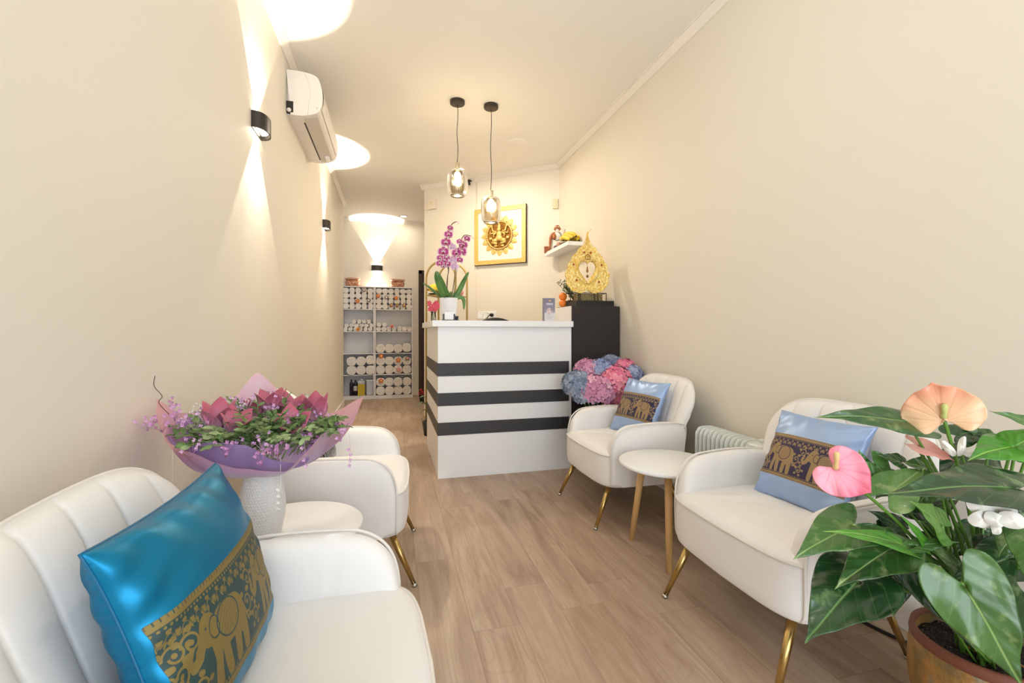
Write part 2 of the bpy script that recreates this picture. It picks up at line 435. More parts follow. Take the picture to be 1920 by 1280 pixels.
# ================================================================ PENDANT LAMPS
M_smoke = thinglass('smoked_ribbed_glass', 'D3C9AE', 30, .1)
M_bulb = emit('bulb_glow', 'FFE9C4', 30.)
def pendant(x, y, zs, label):
    t = thing('pendant_lamp', label, 'pendant lamp', (x, y, H))
    MB().lathe([(0, 0), (.062, 0), (.062, -.026), (.058, -.03), (0, -.03)], 40).build('canopy', M_sc, t, bevel=.001)
    b = MB(); b.tube([(.004*sin(k*.5), 0, -.03-(H-zs-.03)*k/20) for k in range(21)], .0028, 8); b.build('cord', M_black, t)
    z0 = zs-H
    MB().lathe([(0, 0), (.02, 0), (.02, -.062), (0, -.062)], 24, (0, 0, z0)).build('socket', M_pale, t, bevel=.002)
    s = [(.022, -.058), (.05, -.060), (.072, -.072), (.083, -.098), (.0865, -.14), (.0865, -.20), (.083, -.238), (.07, -.268), (.056, -.278), (.054, -.274)]
    P = [(p.x, p.y) for p in smooth([(a, c, 0) for a, c in s], 4)]
    sh = MB().lathe(P, 72, (0, 0, z0), caps=False).build('glass_shade', M_smoke, t, fix=False)
    MB().lathe([(.0865*.63, -.276), (.058, -.2785), (.0555, -.281), (.0535, -.277)], 48, (0, 0, z0), caps=False).build('shade_rim', plain('smoked_rim', '4B4338', .2), sh)
    MB().ell((0, 0, z0-.105), (.026, .026, .034), 10).build('bulb', M_bulb, t)
    l = light('pendant_bulb', 'POINT', (0, 0, 0), (0, 0, 0), 32, (1, .88, .70), shadow_soft_size=.03); l.parent = t; l.location = (0, 0, z0-.11)
pendant(.53, 3.82, 2.545, 'smoked glass pendant lamp, left and higher of the pair over the counter')
pendant(.82, 3.82, 2.335, 'smoked glass pendant lamp, right and lower of the pair, before the gold picture')

# ================================================================ small wall fittings
M_beige = plain('beige_plastic', 'DDD2B2', .4); M_cream = plain('cream_plastic', 'EADFCE', .4)
def onwall(name, label, cat, x, z):
    t = thing(name, label, cat, aw(x, 0, z), AW); return t
t = onwall('alarm_panel', 'white alarm box with small side unit, high left on the slanted wall', 'alarm panel', .125, 2.80)
MB().box(-.035, .075, -.035, 0, -.06, .065).build('main_box', M_cream, t, bevel=.005)
MB().box(-.10, -.037, -.025, 0, -.062, .03).build('side_box', M_cream, t, bevel=.004)
b = MB(); b.box(-.01, .035, -.0365, -.034, -.005, .04); b.build('grille', M_beige, t)
t = onwall('motion_sensor', 'beige rectangular switch plate high in the corner right of the gold picture', 'switch plate', WL-.035, 2.61)
MB().box(-.035, .03, -.02, 0, -.055, .055).build('plate', M_beige, t, bevel=.003)
MB().box(-.015, .01, -.025, -.018, -.03, .03).build('button', M_beige, t, bevel=.002)
t = thing('security_camera', 'tiny black camera under the cornice near the left pendant lamp', 'camera', aw(.73, .03, 3.0), AW)
b = MB(); b.tube([(-.012, -.03, .03), (.012, -.05, -.035)], .014, 12); b.build('camera_body', M_black, t)
b = MB(); b.box(-.015, .01, -.03, .03, .022, .032); b.build('bracket', M_black, t)
t = tag(MB().tube([aw(.80, .006, 3.0), aw(.80, .006, 1.42), aw(.83, .006, 1.37), aw(.87, .006, 1.34)], .005, 6).build('wall_cable', M_cream), 'thin cream cable running down the slanted wall behind the gold picture to the socket', 'cable')
t = thing('power_outlet', 'white double socket plate with black plug on the slanted wall above the counter', 'power outlet', aw(.95, 0, 1.33), AW)
MB().box(-.13, .13, -.01, 0, -.045, .045).build('plate', M_white, t, bevel=.003)
b = MB(); b.tube([(.075, -.01, .0), (.075, -.05, .0)], [.022, .018], 14); b.build('plug', M_black, t)
b = MB(); b.tube(smooth([(.075, -.045, .0), (.055, -.06, -.01), (.03, -.06, -.05), (.02, -.05, -.12)], 5), .005, 8); b.build('plug_cord', M_black, t)
b = MB(); b.tube(smooth([(.03, -.012, .02), (-.0, -.06, .03), (-.04, -.05, -.01), (-.02, -.04, -.05), (.02, -.05, -.03), (-.06, -.05, -.06), (-.12, -.03, -.03)], 6), .004, 6); b.build('charger_cord', M_white, t)

# ================================================================ RECEPTION COUNTER
t = thing('reception_counter', 'white reception counter with three charcoal stripes under the pendant lamps', 'reception counter', (.334, 3.48, 0))
CW = 1.07
MB().box(0, CW, 0, .04, 0, 1.16).build('front_panel', M_white, t, bevel=.0015)
MB().box(0, .04, .04, 1.14, 0, 1.16).build('side_panel', M_white, t, bevel=.0015)
MB().box(CW, CW+.018, .0, .05, 0, 1.16).build('edge_strip', M_white, t, bevel=.001)
for z0, z1 in ((.781, .881), (.554, .653), (.329, .427)):
    b = MB(); b.box(-.003, CW-.004, -.003, .0, z0, z1); b.box(-.003, 0, 0, 1.14, z0, z1)
    b.build('stripe', M_stripe, t)
b = MB(); b.prism([(-.045, -.04), (CW+.02, -.04), (CW+.02, .36), (.3, .36), (.3, 1.16), (-.045, 1.16)], 1.16, 1.207); b.build('countertop', M_white, t, bevel=.002)
b = MB(); b.box(.04, CW, .2, .22, .0, 1.16); b.box(.04, CW, .22, .85, .72, .75); b.box(1.03, 1.05, .22, .85, 0, .72); b.build('desk_shelf', M_white2, t)
# tall dark cabinet
t = thing('tall_cabinet', 'tall cabinet with a dark brown front and pale sides, right of the counter', 'cabinet', (1.43, 3.48, 0))
MB().box(0, .43, .02, .45, 0, 1.335).build('carcass', M_white2, t, bevel=.001)
MB().box(0, .43, 0, .02, .0, 1.335).build('front_panel', M_darkwood, t, bevel=.001)
# office chair peeping above the counter
t = thing('office_chair', 'black office chair behind the counter, only the top of its back showing', 'office chair', (1.02, 4.35, 0), pi)
def ch_b(u, v):
    a = (u-.5)*1.2; z = .72+.545*v; w_ = .24*(1-abs(2*v-1)**4*.25)
    return (sin(a)*w_/.56, .25*(1-cos(a))+.02, z-.05*abs(2*u-1)**2*v)
b = MB(); b.grid(lambda u, v: (ch_b(u, v)[0], -.22+ch_b(u, v)[1], ch_b(u, v)[2]), 14, 10); bk = b.build('backrest', M_black, t); bk.modifiers.new('s', 'SOLIDIFY').thickness = .035
MB().lathe([(0, .44), (.2, .44), (.24, .47), (.24, .5), (.2, .53), (0, .53)], 24).build('seat', M_black, t)
MB().lathe([(.03, .08), (.03, .44)], 12).build('gas_column', M_chrome, t)
b = MB()
for k in range(5):
    a = 2*pi*k/5; b.tube([(0, 0, .1), (.27*cos(a), .27*sin(a), .07)], [.025, .015], 8)
b.build('base_star', M_black, t)
for k in range(5):
    a = 2*pi*k/5; MB().ell((.27*cos(a), .27*sin(a), .03), (.03, .03, .03), 8).build('caster', M_black, t)
b = MB(); b.box(-.02, .02, -.2, -.16, .5, .8); b.build('back_bracket', M_black, t)
# ================================================================ TOWEL BOOKCASE
YS = 7.92
def bookcase(x0, x1, levels, label):
    t = thing('bookcase', label, 'bookcase', (x0, YS, 0), 0)
    W = x1-x0; zt = 1.879
    MB().box(0, .018, 0, .275, 0, zt-.018).build('side_panel', M_white2, t, bevel=.001)
    MB().box(W-.018, W, 0, .275, 0, zt-.018).build('side_panel', M_white2, t, bevel=.001)
    MB().box(0, W, 0, .275, zt-.018, zt).build('top_board', M_white2, t, bevel=.001)
    MB().box(.018, W-.018, .265, .272, .05, zt-.018).build('back_panel', M_white2, t)
    b = MB()
    MB().box(.018, W-.018, .004, .02, 0, .037).build('plinth', M_white2, t)
    for z in levels: MB().box(.018, W-.018, .002, .265, z-.016, z).build('shelf_board', M_white2, t, bevel=.001)
    return t
LV = [.054, .41, .765, 1.133, 1.503]
bookcase(-.81, -.292, LV, 'white bookcase of rolled towels at the end of the passage, left unit beside the wall')
bookcase(-.290, .335, LV, 'white bookcase of rolled towels at the end of the passage, right unit')
M_towel = fabric('white_towelling', 'F1EBE4')
def towel_mesh(R, L, turns):
    b = MB(); nr, na = 26, 32
    def face(u, v):
        a = 2*pi*u; r = R*v
        ph = (v*turns-u) % 1.0
        d = .12*R*(1-abs(2*ph-1)**3) if v > .06 else .05*R
        if v > .96: d = .02*R
        return (r*cos(a)*(1+.02*sin(3*a)), -d, r*sin(a)*(1+.02*cos(2*a)))
    def se(a, r):
        c_, s_ = cos(a), sin(a); k = (abs(c_)**3.2+abs(s_)**3.2)**(-1/3.2); k = 1+(k-1)*.34*(r/R)**3; return (r*c_*k*(1+.02*sin(3*a)), r*s_*k*(1+.02*cos(2*a)))
    def face2(u, v):
        p = face(u, v); q = se(2*pi*u, R*v); return (q[0], p[1], q[1])
    b.grid(face2, na, nr, cu=True)
    def side(u, v):
        q = se(2*pi*u, R); return (q[0], .002+L*v, q[1])
    b.grid(side, na, 3, cu=True)
    b.add([(0, -.03*R, 0)]+[], [], 0)
    b.f.append(tuple(len(b.v)-2-k for k in range(na))); b.m.append(0); b.s.append(False)
    return b
def towel_proto(name, R, L, turns):
    b = towel_mesh(R, L, turns); o = b.build(name, M_towel); return o
TS = towel_proto('rolled_towel', .043, .24, 3.4); TL_ = towel_proto('rolled_towel', .073, .25, 4.2)
used = {id(TS): False, id(TL_): False}
def put_towel(proto, x, z, label, group, sx=1, sz=1, dy=0, rot=0):
    key = id(proto)
    if used[key]: o = proto.copy(); C.objects.link(o)
    else: o = proto; used[key] = True
    o.location = (x+rr.uniform(-.003, .003), YS+.015+dy, z); o.rotation_euler = (0, rr.choice((0, pi/2, pi, -pi/2))+rr.uniform(-.12, .12), 0); o.scale = (sx, 1, sz)
    return tag(o, label, 'towel', group)
ORD = ['first', 'second', 'third', 'fourth', 'fifth', 'sixth', 'seventh']
def tl(size, k, n, r, nr, comp):
    pos = 'leftmost' if k == 0 else 'rightmost' if k == n-1 else ORD[k]+' from left'
    row = '' if nr == 1 else (' in the bottom row' if r == 0 else ' in the top row' if r == nr-1 else ' in the %s row up' % ORD[r])
    return '%s rolled towel, %s%s, %s' % (size, pos, row, comp)
rr = random.Random(3)
# right unit, top compartment: 4 rows of 6
for r in range(4):
    for k in range(6):
        put_towel(TS, -.222+.0985*k, 1.5475+.0865*r, tl('small', k, 6, r, 4, 'right bookcase, top compartment'), 'towels in the top right compartment', 1.16, 1.03, rr.uniform(-.008, .01))
for r in range(4):
    for k in range(5):
        put_towel(TS, -.745+.0965*k, 1.5475+.0865*r, tl('small', k, 5, r, 4, 'left bookcase, top compartment'), 'towels in the top left compartment', 1.14, 1.03, rr.uniform(-.008, .01))
for k in range(7):
    put_towel(TS, -.225+.084*k, 1.133+.036, tl('small', k, 7, 0, 1, 'low row, right bookcase second compartment'), 'low towel row in the second right compartment', 1.0, .85, rr.uniform(0, .02))
for k in range(2):
    put_towel(TS, -.222+.088*k, 1.133+.072+.037, ('small rolled towel stacked on the low row, against the divider between the bookcases', 'small rolled towel stacked on the low row, second from the divider')[k], None, .95, .85)
for r in range(3):
    for k in range(6-(r == 2)*2):
        put_towel(TS, -.755+.079*k+.02*r+(r == 2)*.1, 1.133+.033+.062*r, tl('thin', k, 6-(r == 2)*2, r, 3, 'sloping pile in left bookcase'), 'sloping pile in the second left compartment', .88, .74, rr.uniform(0, .03))
for k in range(4):
    put_towel(TL_, -.197+.1445*k, .765+.075+(.012 if k == 3 else 0), tl('large', k, 4, 0, 1, 'single row of the right bookcase'), 'row of four large towels, third right compartment', .98, 1.03, -.02)
for nm, zb in (('fourth', .41), ('bottom', .054)):
    for r in range(2):
        for k in range(4):
            put_towel(TL_, -.197+.1445*k, zb+.073+.146*r, tl('large', k, 4, r, 2, 'right bookcase, %s compartment' % nm), 'two rows of large towels, %s right compartment' % nm, 1.0, 1.0, rr.uniform(-.01, .01))
for r in range(2):
    for k in range(3):
        put_towel(TL_, -.655+.15*k, .41+.075+.148*r+(.02 if k == 2 and r else 0), tl('large', k, 3, r, 2, 'left bookcase above the bottles'), 'six bulging towels in the left bookcase', 1.02, 1.05, -.035)
# small ornamental flowers tucked among the towels
M_of = plain('orange_petal', 'D9713F', .6); M_oc = plain('orange_heart', 'F5B45C', .6); M_bf = plain('brown_petal', '8F7A6A', .6); M_pk = plain('pale_pink_petal', 'E7A9A0', .6)
def oflower(x, z, r, label, mat, heart, y=YS-.014):
    t = thing('ornamental_flower', label, 'ornamental flower', (x, y, z))
    b = MB()
    for k in range(5):
        a = 2*pi*k/5+pi/2; b.ell((r*.62*cos(a), 0, r*.62*sin(a)), (r*.42, .008, r*.36), 6, 0, Matrix.Rotation(-a, 3, 'Y'))
    b.build('petals', mat, t); MB().ell((0, -.007, 0), (r*.46, .008, r*.46), 8).build('flower_heart', heart, t)
for x, z, m, h, lb in ((-.235, 1.72, M_of, M_oc, 'orange flower among the top right towels, close to the divider'), (.06, 1.69, M_of, M_oc, 'orange flower in the middle of the top right towels'),
   (-.10, 1.70, M_bf, M_towel, 'brown and white flower left of centre among the top right towels'), (-.02, 1.57, M_bf, M_oc, 'leftmost of three small yellow-hearted flowers on the lowest top right row'),
   (.075, 1.57, M_bf, M_oc, 'middle of three small yellow-hearted flowers on the lowest top right row'), (.19, 1.57, M_bf, M_oc, 'rightmost of three small yellow-hearted flowers on the lowest top right row'),
   (-.56, 1.63, M_of, M_oc, 'orange flower among the top left towels'), (-.385, 1.645, M_bf, M_towel, 'brown ringed flower among the top left towels near the divider'), (-.46, 1.815, M_bf, M_towel, 'brown ringed flower on the top row of the top left towels'),
   (-.55, 1.165, M_oc, M_of, 'yellow flower in front of the sloping towel pile'), (-.01, 1.215, M_pk, M_of, 'salmon flower on the low towel row, second right compartment')):
    oflower(x, z, .036, lb, m, h)
for x, z, m, h, lb in ((-.185, .715, M_of, M_oc, 'large orange flower in the fourth right compartment, nearest the divider'), (.095, .645, M_of, M_oc, 'large orange flower on the third towel of the fourth right compartment'),
   (.245, .67, M_bf, M_pk, 'small brown flower on the last towel of the fourth right compartment'), (-.185, .30, M_of, M_oc, 'large orange flower in the bottom right compartment'), (.10, .48, M_pk, M_pk, 'faint pink flower on the lower row of the fourth right compartment')):
    oflower(x, z, .042, lb, m, h, YS-.026)
# bottles and jugs
M_dkb = plain('dark_bottle', '241A33', .25); M_lab = plain('paper_label', 'C9C3BC', .7); M_yel = plain('yellow_oil', 'C9AE2E', .25); M_cl = plain('milky_plastic', 'C9CBD0', .3)
def bottle(x, label, col, w, hgt, cap, nm='bottle', y=YS+.1):
    t = thing(nm, label, 'bottle', (x, y, .0545))
    P = [(0, 0), (w, 0), (w, hgt*.72), (w*.8, hgt*.82), (w*.3, hgt*.88), (w*.3, hgt*.92)]
    MB().lathe(P, 20, sy=.8).build('bottle_body', col, t)
    MB().lathe([(0, hgt*.9), (w*.36, hgt*.9), (w*.36, hgt), (0, hgt)], 16).build('cap', cap, t)
    return t
bt = bottle(-.665, 'dark purple bottle at the bottom of the left bookcase, nearest the wall', M_dkb, .03, .27, M_black)
bt = bottle(-.60, 'dark purple bottle with a pale label at the bottom of the left bookcase', M_dkb, .034, .26, M_black)
MB().lathe([(.0345, .08), (.0345, .16)], 20, caps=False, sy=.82).build('label', M_lab, bt)
t = thing('oil_jug', 'square jug half full of yellow oil in the left bookcase', 'jug', (-.505, YS+.1, .0545))
MB().box(-.058, .058, -.05, .05, 0, .19).build('jug_body', M_yel, t, bevel=.01); MB().box(-.057, .057, -.049, .049, .19, .25).build('jug_shoulder', M_cl, t, bevel=.012)
MB().lathe([(0, .245), (.02, .245), (.02, .275), (0, .275)], 16).build('cap', M_white, t)
t = thing('plastic_container', 'milky white container beside the yellow jug in the left bookcase', 'container', (-.37, YS+.11, .0545))
MB().box(-.055, .055, -.05, .05, 0, .24).build('tub', M_cl, t, bevel=.012); MB().box(-.057, .057, -.052, .052, .24, .26).build('lid', M_white, t, bevel=.006)
# copper glass bowls on top
def coppermat():
    t = NT('copper_lustre_glass'); v = t.obj((40, 40, 60)); n = t.noise(1.0, v, 2)
    c = t.ramp(n, [(.35, '8E3F22'), (.52, 'C98A66'), (.68, 'F3D9C6')])
    return t.done(t.bsdf(c, .18, .35, t.bump(n, .5, .004)))
M_cop = coppermat()
for x, lb in ((-.645, 'copper patterned glass bowl on the left bookcase by the wall'), (.08, 'copper patterned glass bowl on the right bookcase')):
    t = thing('copper_bowl', lb, 'bowl', (x, YS+.14, 1.88))
    MB().lathe([(0, .0), (.09, 0), (.112, .03), (.118, .07), (.108, .108), (.112, .108), (.122, .07), (.117, .03), (.1, .0)], 36, caps=False).build('bowl_body', M_cop, t)
    MB().lathe([(.106, .108), (.125, .115), (.128, .14), (.122, .14), (.118, .118), (.104, .112)], 36, caps=False).build('rim_band', plain('copper_rim', 'D9B09A', .2, .5), t)

# ================================================================ PICTURE
def goldleaf(name, c1, c2, sc=160):
    t = NT(name); n = t.noise(sc, t.obj(), 3); n2 = t.n('ShaderNodeTexVoronoi', inp={'Scale': sc*.5, 'Vector': t.obj()}).outputs[0]
    c = t.ramp(n, [(.35, c1), (.62, c2)]); return t.done(t.bsdf(c, .38, .45, t.bump(t.math('ADD', n, n2), .6, .003)))
M_gl = goldleaf('gold_leaf_relief', 'D2A24A', 'F6DC8E'); M_bronze = goldleaf('bronze_ground', '6E4214', 'A97828', 90); M_mat = plain('ivory_board', 'F3E7E1', .7)
t = thing('framed_picture', 'square gold framed relief of a seated figure in a petal ring, slanted wall', 'picture', aw(.975, .0, 2.305), AW)
t.location = aw((Vector((1.2855, 5.44, 0))-PB).length, 0, 2.305)
S = .35
MB().box(-S+.02, S-.02, -.022, 0, -S+.02, S-.02).build('board', M_mat, t)
b = MB(); w_ = .052
for q in ((-S, S, S-w_, S), (-S, S, -S, -S+w_), (-S, -S+w_, -S+w_, S-w_), (S-w_, S, -S+w_, S-w_)): b.box(q[0], q[1], -.03, -.0, q[2], q[3])
b.build('frame', M_gl, t, bevel=.002)
b = MB()
for q in ((S, S+.006, -S-.006, S), (-S, S+.006, -S-.006, -S)): b.box(q[0], q[1], -.031, -.001, q[2], q[3])
b.build('frame_edge', M_doorwood, t)
for ring, (n_, r0, ln, wd, y_) in enumerate(((16, .178, .078, .072, -.026), )):
    for k in range(n_):
        a = 2*pi*k/n_; b = MB()
        def pet(u, v, a=a):
            s_ = (u-.5)*2; L_ = ln*v; w2 = wd*.5*(sin(pi*min(1, v*.85+.15))**.6)*(1-.0*v) if v < .999 else 0
            w2 = wd*.6*(1-v**2.2)*(.8+.5*v)
            X = s_*w2; Y = r0+L_; z = -.023-.007*(1-s_*s_)*(1-v*.5)
            return (X*cos(a)+Y*sin(a), z, -X*sin(a)+Y*cos(a))
        b.grid(pet, 8, 8); b.build('petal', M_gl, t)
b = MB()
for k in range(48):
    a = 2*pi*k/48; b.ell((.183*cos(a), -.028, .183*sin(a)), (.006, .006, .006), 4)
b.build('bead_ring', M_bronze, t)
def ringz(r, rt, n=56): return [(r*cos(2*pi*k/n), -.032, r*sin(2*pi*k/n)) for k in range(n)]
MB().tube(ringz(.168, 0), .0075, 8, closed=True).build('medallion_rim', M_gl, t)
b = MB(); b.grid(lambda u, v: (.163*v*cos(2*pi*u), -.027, .163*v*sin(2*pi*u)), 40, 3, cu=True); b.build('medallion_ground', M_bronze, t)
b = MB()   # seated crowned figure in relief
for c, r in (((0, -.034, .005), (.032, .018, .042)), ((0, -.036, -.03), (.04, .02, .032)), ((0, -.04, .06), (.024, .016, .022)), ((0, -.036, .09), (.02, .012, .022)), ((0, -.034, .113), (.009, .008, .014))):
    b.ell(c, r, 8)
for s_ in (-1, 1):
    b.tube([(s_*.02, -.034, -.05), (s_*.075, -.036, -.055), (s_*.085, -.036, -.075), (s_*.02, -.038, -.09)], [.024, .02, .016, .014], 8)
    b.tube([(s_*.03, -.036, .03), (s_*.065, -.036, .01), (s_*.06, -.036, -.02)], [.011, .01, .008], 6)
    b.tube([(s_*.03, -.034, .035), (s_*.075, -.034, .05), (s_*.085, -.034, .09)], [.01, .009, .007], 6)
    b.ell((s_*.088, -.034, .098), (.013, .008, .015), 6)
    b.tube([(s_*.055, -.034, .03), (s_*.1, -.034, .02), (s_*.105, -.034, .045)], [.009, .008, .006], 6)
    b.ell((s_*.1, -.034, -.03), (.02, .01, .016), 6); b.ell((s_*.04, -.034, -.112), (.022, .01, .012), 6)
b.v = [(x*1.16, y-.003, z*1.16) for x, y, z in b.v]
b.build('seated_figure', M_gl, t)

# ================================================================ WALL SHELF, FIGURINE, BANANAS
t = tag(MB().box(1.70, 1.868, 4.25, 4.98, 1.992, 2.032).build('wall_shelf', M_white, bevel=.001), 'white floating shelf in the corner above the cabinet', 'shelf')
M_skin = plain('terracotta_skin', 'A5622F', .45); M_robe = plain('white_robe', 'EFE9E4', .6); M_boxw = plain('red_brown_wood', '9C5A33', .5)
t = thing('monk_figurine', 'small brown figurine in a white robe with beads on the wall shelf', 'figurine', (1.785, 4.78, 2.032), radians(-22))
b = MB()
b.lathe([(0, 0), (.075, 0), (.07, .05), (.06, .1), (.066, .14), (.062, .175), (.035, .2), (.02, .21)], 20, sy=.75); b.build('robe', M_robe, t)
b = MB()
b.ell((0, -.004, .243), (.033, .033, .04), 10)
b.ell((-.034, 0, .24), (.006, .008, .012), 6); b.ell((.034, 0, .24), (.006, .008, .012), 6); b.ell((0, -.036, .238), (.006, .008, .008), 6)
b.tube(smooth([(-.025, -.02, .19), (-.058, -.02, .17), (-.075, -.025, .12), (-.08, -.03, .06), (-.085, -.035, .03)], 4), [.017]*4+[.018]*4+[.015]*4+[.011]*5, 10)
b.ell((-.086, -.037, .022), (.016, .014, .02), 8); b.ell((-.03, -.038, .145), (.026, .018, .036), 8)
b.build('body', M_skin, t)
b = MB(); b.ell((0, -.026, .213), (.02, .018, .02), 8); b.ell((-.012, -.034, .256), (.009, .005, .004), 5); b.ell((.012, -.034, .256), (.009, .005, .004), 5); b.ell((0, -.037, .227), (.014, .006, .005), 5); b.ell((.0, .0, .283), (.02, .022, .012), 6)
b.build('beard', M_robe, t)
b = MB(); b.tube(smooth([(.02, -.03, .195), (.045, -.045, .16), (.035, -.058, .12), (0, -.062, .1), (-.035, -.055, .115), (-.05, -.035, .14)], 5), .0035, 6); b.build('bead_necklace', M_black, t)
t = thing('wooden_box', 'little red brown wooden box at the left end of the wall shelf beside the figurine', 'box', (1.735, 4.93, 2.032), radians(-15))
MB().box(-.05, .03, -.035, .035, 0, .055).build('box_body', M_boxw, t, bevel=.002); MB().box(-.052, .032, -.037, .037, .055, .064).build('lid', M_boxw, t, bevel=.002)
M_pur = plain('purple_cloth', '6A4468', .7)
tag(MB().lathe([(0, 0), (.02, 0), (.024, .02), (.012, .036), (0, .038)], 14, (1.735, 4.70, 2.032)).build('incense_pouch', M_pur), 'tiny purple pouch on the shelf at the feet of the figurine', 'pouch')
M_rock = plain('pink_stone', 'B58B78', .6)
tag(MB().lathe([(0, 0), (.026, 0), (.03, .03), (.02, .045), (0, .05)], 7, (1.73, 4.58, 2.032)).build('small_pot', M_rock), 'tiny pinkish brown pot on the wall shelf before the bananas', 'pot')
def bananamat():
    t = NT('banana_skin'); n = t.noise(18, t.obj(), 3); p = t.attr()
    c = t.ramp(n, [(.35, 'E2BB2A'), (.65, 'F2D84C')]); c = t.mix(t.step(p[0], .86, .97), c, '5B4A1C'); c = t.mix(t.math('MULTIPLY', t.step(n, .7, .78), .6), c, '7A5A20')
    return t.done(t.bsdf(c, .42))
M_ban = bananamat()
def bananas(loc, rz, n, label, sc=1.0, mat=None):
    t = thing('banana_bunch', label, 'bananas', loc, rz)
    t.scale = (sc, sc, sc)
    for k in range(n):
        b = MB(); yo = (k-(n-1)/2)*.032; zo = .018+.016*(k % 3)*1.3
        pts = smooth([(-.095, yo*.25, .045+.01*(k % 2)), (-.06, yo*.7, .03+zo), (0, yo, .028+zo), (.06, yo*1.05, .012+zo), (.1, yo, .0+zo*.75)], 5)
        L = len(pts); rad = [.006+.013*min(1, i/4)*min(1, (L-1-i)/4+.15) for i in range(L)]
        s0 = len(b.v); b.tube(pts, rad, 8)
        for i in range(L*8): b.a[s0+i] = (abs(i//8/(L-1)-.5)*2, 0, 0)
        b.build('banana', M_ban, t)
    MB().tube([(-.12, 0, .05), (-.09, 0, .048)], [.008, .012], 8).build('bunch_stem', plain('banana_stem', '6B5A22', .7), t)
    return t
t = tag(MB().lathe([(0, .0), (.07, 0), (.085, .012), (.08, .012), (.066, .004), (0, .004)], 28, (1.782, 4.42, 2.032), sy=1.6).build('wooden_dish', M_doorwood), 'dark shallow dish under the bananas on the wall shelf', 'dish')
bananas((1.785, 4.42, 2.042), radians(-75), 5, 'bunch of yellow bananas in the dark dish on the wall shelf', 1.15)

# ================================================================ CABINET TOP: ORNAMENT, BOX, RACK, ORANGES
CZ = 1.335
t = tag(MB().box(1.50, 1.85, 3.56, 3.80, CZ, CZ+.052).build('black_base_block', M_black, bevel=.002), 'flat black block on top of the tall dark cabinet, under the gold ornament', 'block')
def goldorn():
    t = NT('embossed_gold'); v = t.obj(); n = t.n('ShaderNodeTexVoronoi', feature='SMOOTH_F1', inp={'Scale': 75, 'Vector': v}).outputs[0]; n2 = t.noise(60, v, 3)
    p = t.attr(); emb = t.math('MULTIPLY', t.math('ADD', n, n2), p[0])
    c = t.ramp(t.math('ADD', n, t.math('MULTIPLY', n2, .5)), [(.3, 'D6A334'), (.6, 'F2CC66'), (.9, 'FBE7A0')])
    return t.done(t.bsdf(c, .42, .3, t.bump(emb, .8, .006)))
M_orn = goldorn()
GX, GY, GZ = 1.645, 3.66, 1.455
t = thing('leaf_ornament', 'gold bodhi leaf shaped ornament with a heart opening on the tall cabinet', 'ornament', (GX, GY, GZ), radians(-8))
def lp(s):   # outer outline, s in 0..1 from the base centre round the right side to the tip
    pts = [(0, .028), (.06, .0), (.125, .02), (.165, .055), (.186, .11), (.190, .17), (.175, .225), (.15, .285), (.115, .335), (.075, .385), (.035, .43), (.012, .48), (0, .55)]
    P = smooth([(a, c_, 0) for a, c_ in pts], 8); i = s*(len(P)-1); k = min(int(i), len(P)-2); p = P[k].lerp(P[k+1], i-k)
    wv = .012*(abs(sin(s*pi*8.5))-.4) if .12 < s < .78 else 0
    return p.x+wv, p.y
def hp(s):   # heart hole
    a = s*pi
    P = smooth([(0, .098, 0), (.035, .145, 0), (.062, .185, 0), (.074, .225, 0), (.062, .262, 0), (.034, .277, 0), (.01, .268, 0), (0, .255, 0)], 8); i = s*(len(P)-1); k = min(int(i), len(P)-2); p = P[k].lerp(P[k+1], i-k); return p.x, p.y
b = MB()
for sd in (-1, 1):
    for yy, sg in ((0, -1), (.012, 1)):
        def fn(u, v, sd=sd, yy=yy, sg=sg):
            ox, oz = lp(u); hx, hz = hp(u); x = hx+(ox-hx)*v; z = hz+(oz-hz)*v
            rl = .016*(1-abs(2*min(v/.35, 1)-1)**2) if v < .35 else .004+.010*max(0, (v-.75)/.25)
            if v > .99: rl = .008
            return (sd*x, yy-(rl if sg < 0 else -.0), z)
        b.grid(fn, 90, 22, at=lambda u, v: (1.0 if .36 < v < .8 else 0.0, 0, 0))
b.build('leaf_plate', M_orn, t)
b = MB(); P = [(-hp(1-k/40)[0], -.01, hp(1-k/40)[1]) for k in range(41)]+[(hp(k/40)[0], -.01, hp(k/40)[1]) for k in range(1, 40)]
b = MB()
for k in range(24):
    for sd in (-1, 1):
        hx, hz = hp(k/23); ox, oz = lp(k/23); b.ell((sd*(hx+(ox-hx)*.17), -.0165, hz+(oz-hz)*.17), (.0028, .0028, .0028), 4)
b.build('rim_dots', M_bronze, t)
M_red = plain('red_gem', 'B5452A', .25)
for x, z in ((-.125, .25), (.125, .25), (-.1, .115), (.1, .1), (.028, .355), (-.03, .357)):
    b = MB(); b.ell((x, -.012, z), (.009, .006, .009), 8)
    b.build('gem', M_red, t)
b = MB(); b.tube(ringz(.022, 0, 24), .003, 6, closed=True); b.v = [(x, y+.016, z+.315) for x, y, z in b.v]; b.ell((0, -.012, .315), (.008, .004, .008), 6); b.build('round_boss', M_bronze, t)
b = MB(); b.tube(smooth([(0, -.014, .345), (.002, -.016, .42), (0, -.014, .49), (.006, -.012, .53), (.03, -.01, .56)], 5), [.004]*15+[.0035]*6, 6); b.build('leaf_vein', M_orn, t)
b = MB(); b.tube([(0, .0, .262), (0, .0, .235)], .0015, 5); b.ell((0, 0, .222), (.006, .004, .014), 6); b.ell((0, 0, .198), (.011, .005, .016), 8); b.ell((0, 0, .15), (.011, .008, .014), 8); b.tube([(0, 0, .2), (0, 0, .15)], .001, 5)
b.build('hanging_pendant', M_bronze, t)
b = MB()
for x in (-.06, .06): b.tube([(x, .03, .05), (x*1.05, -.015, -.062), (x*1.05, .07, -.062)], .004, 6)
b.build('stand_wire', M_black, t)
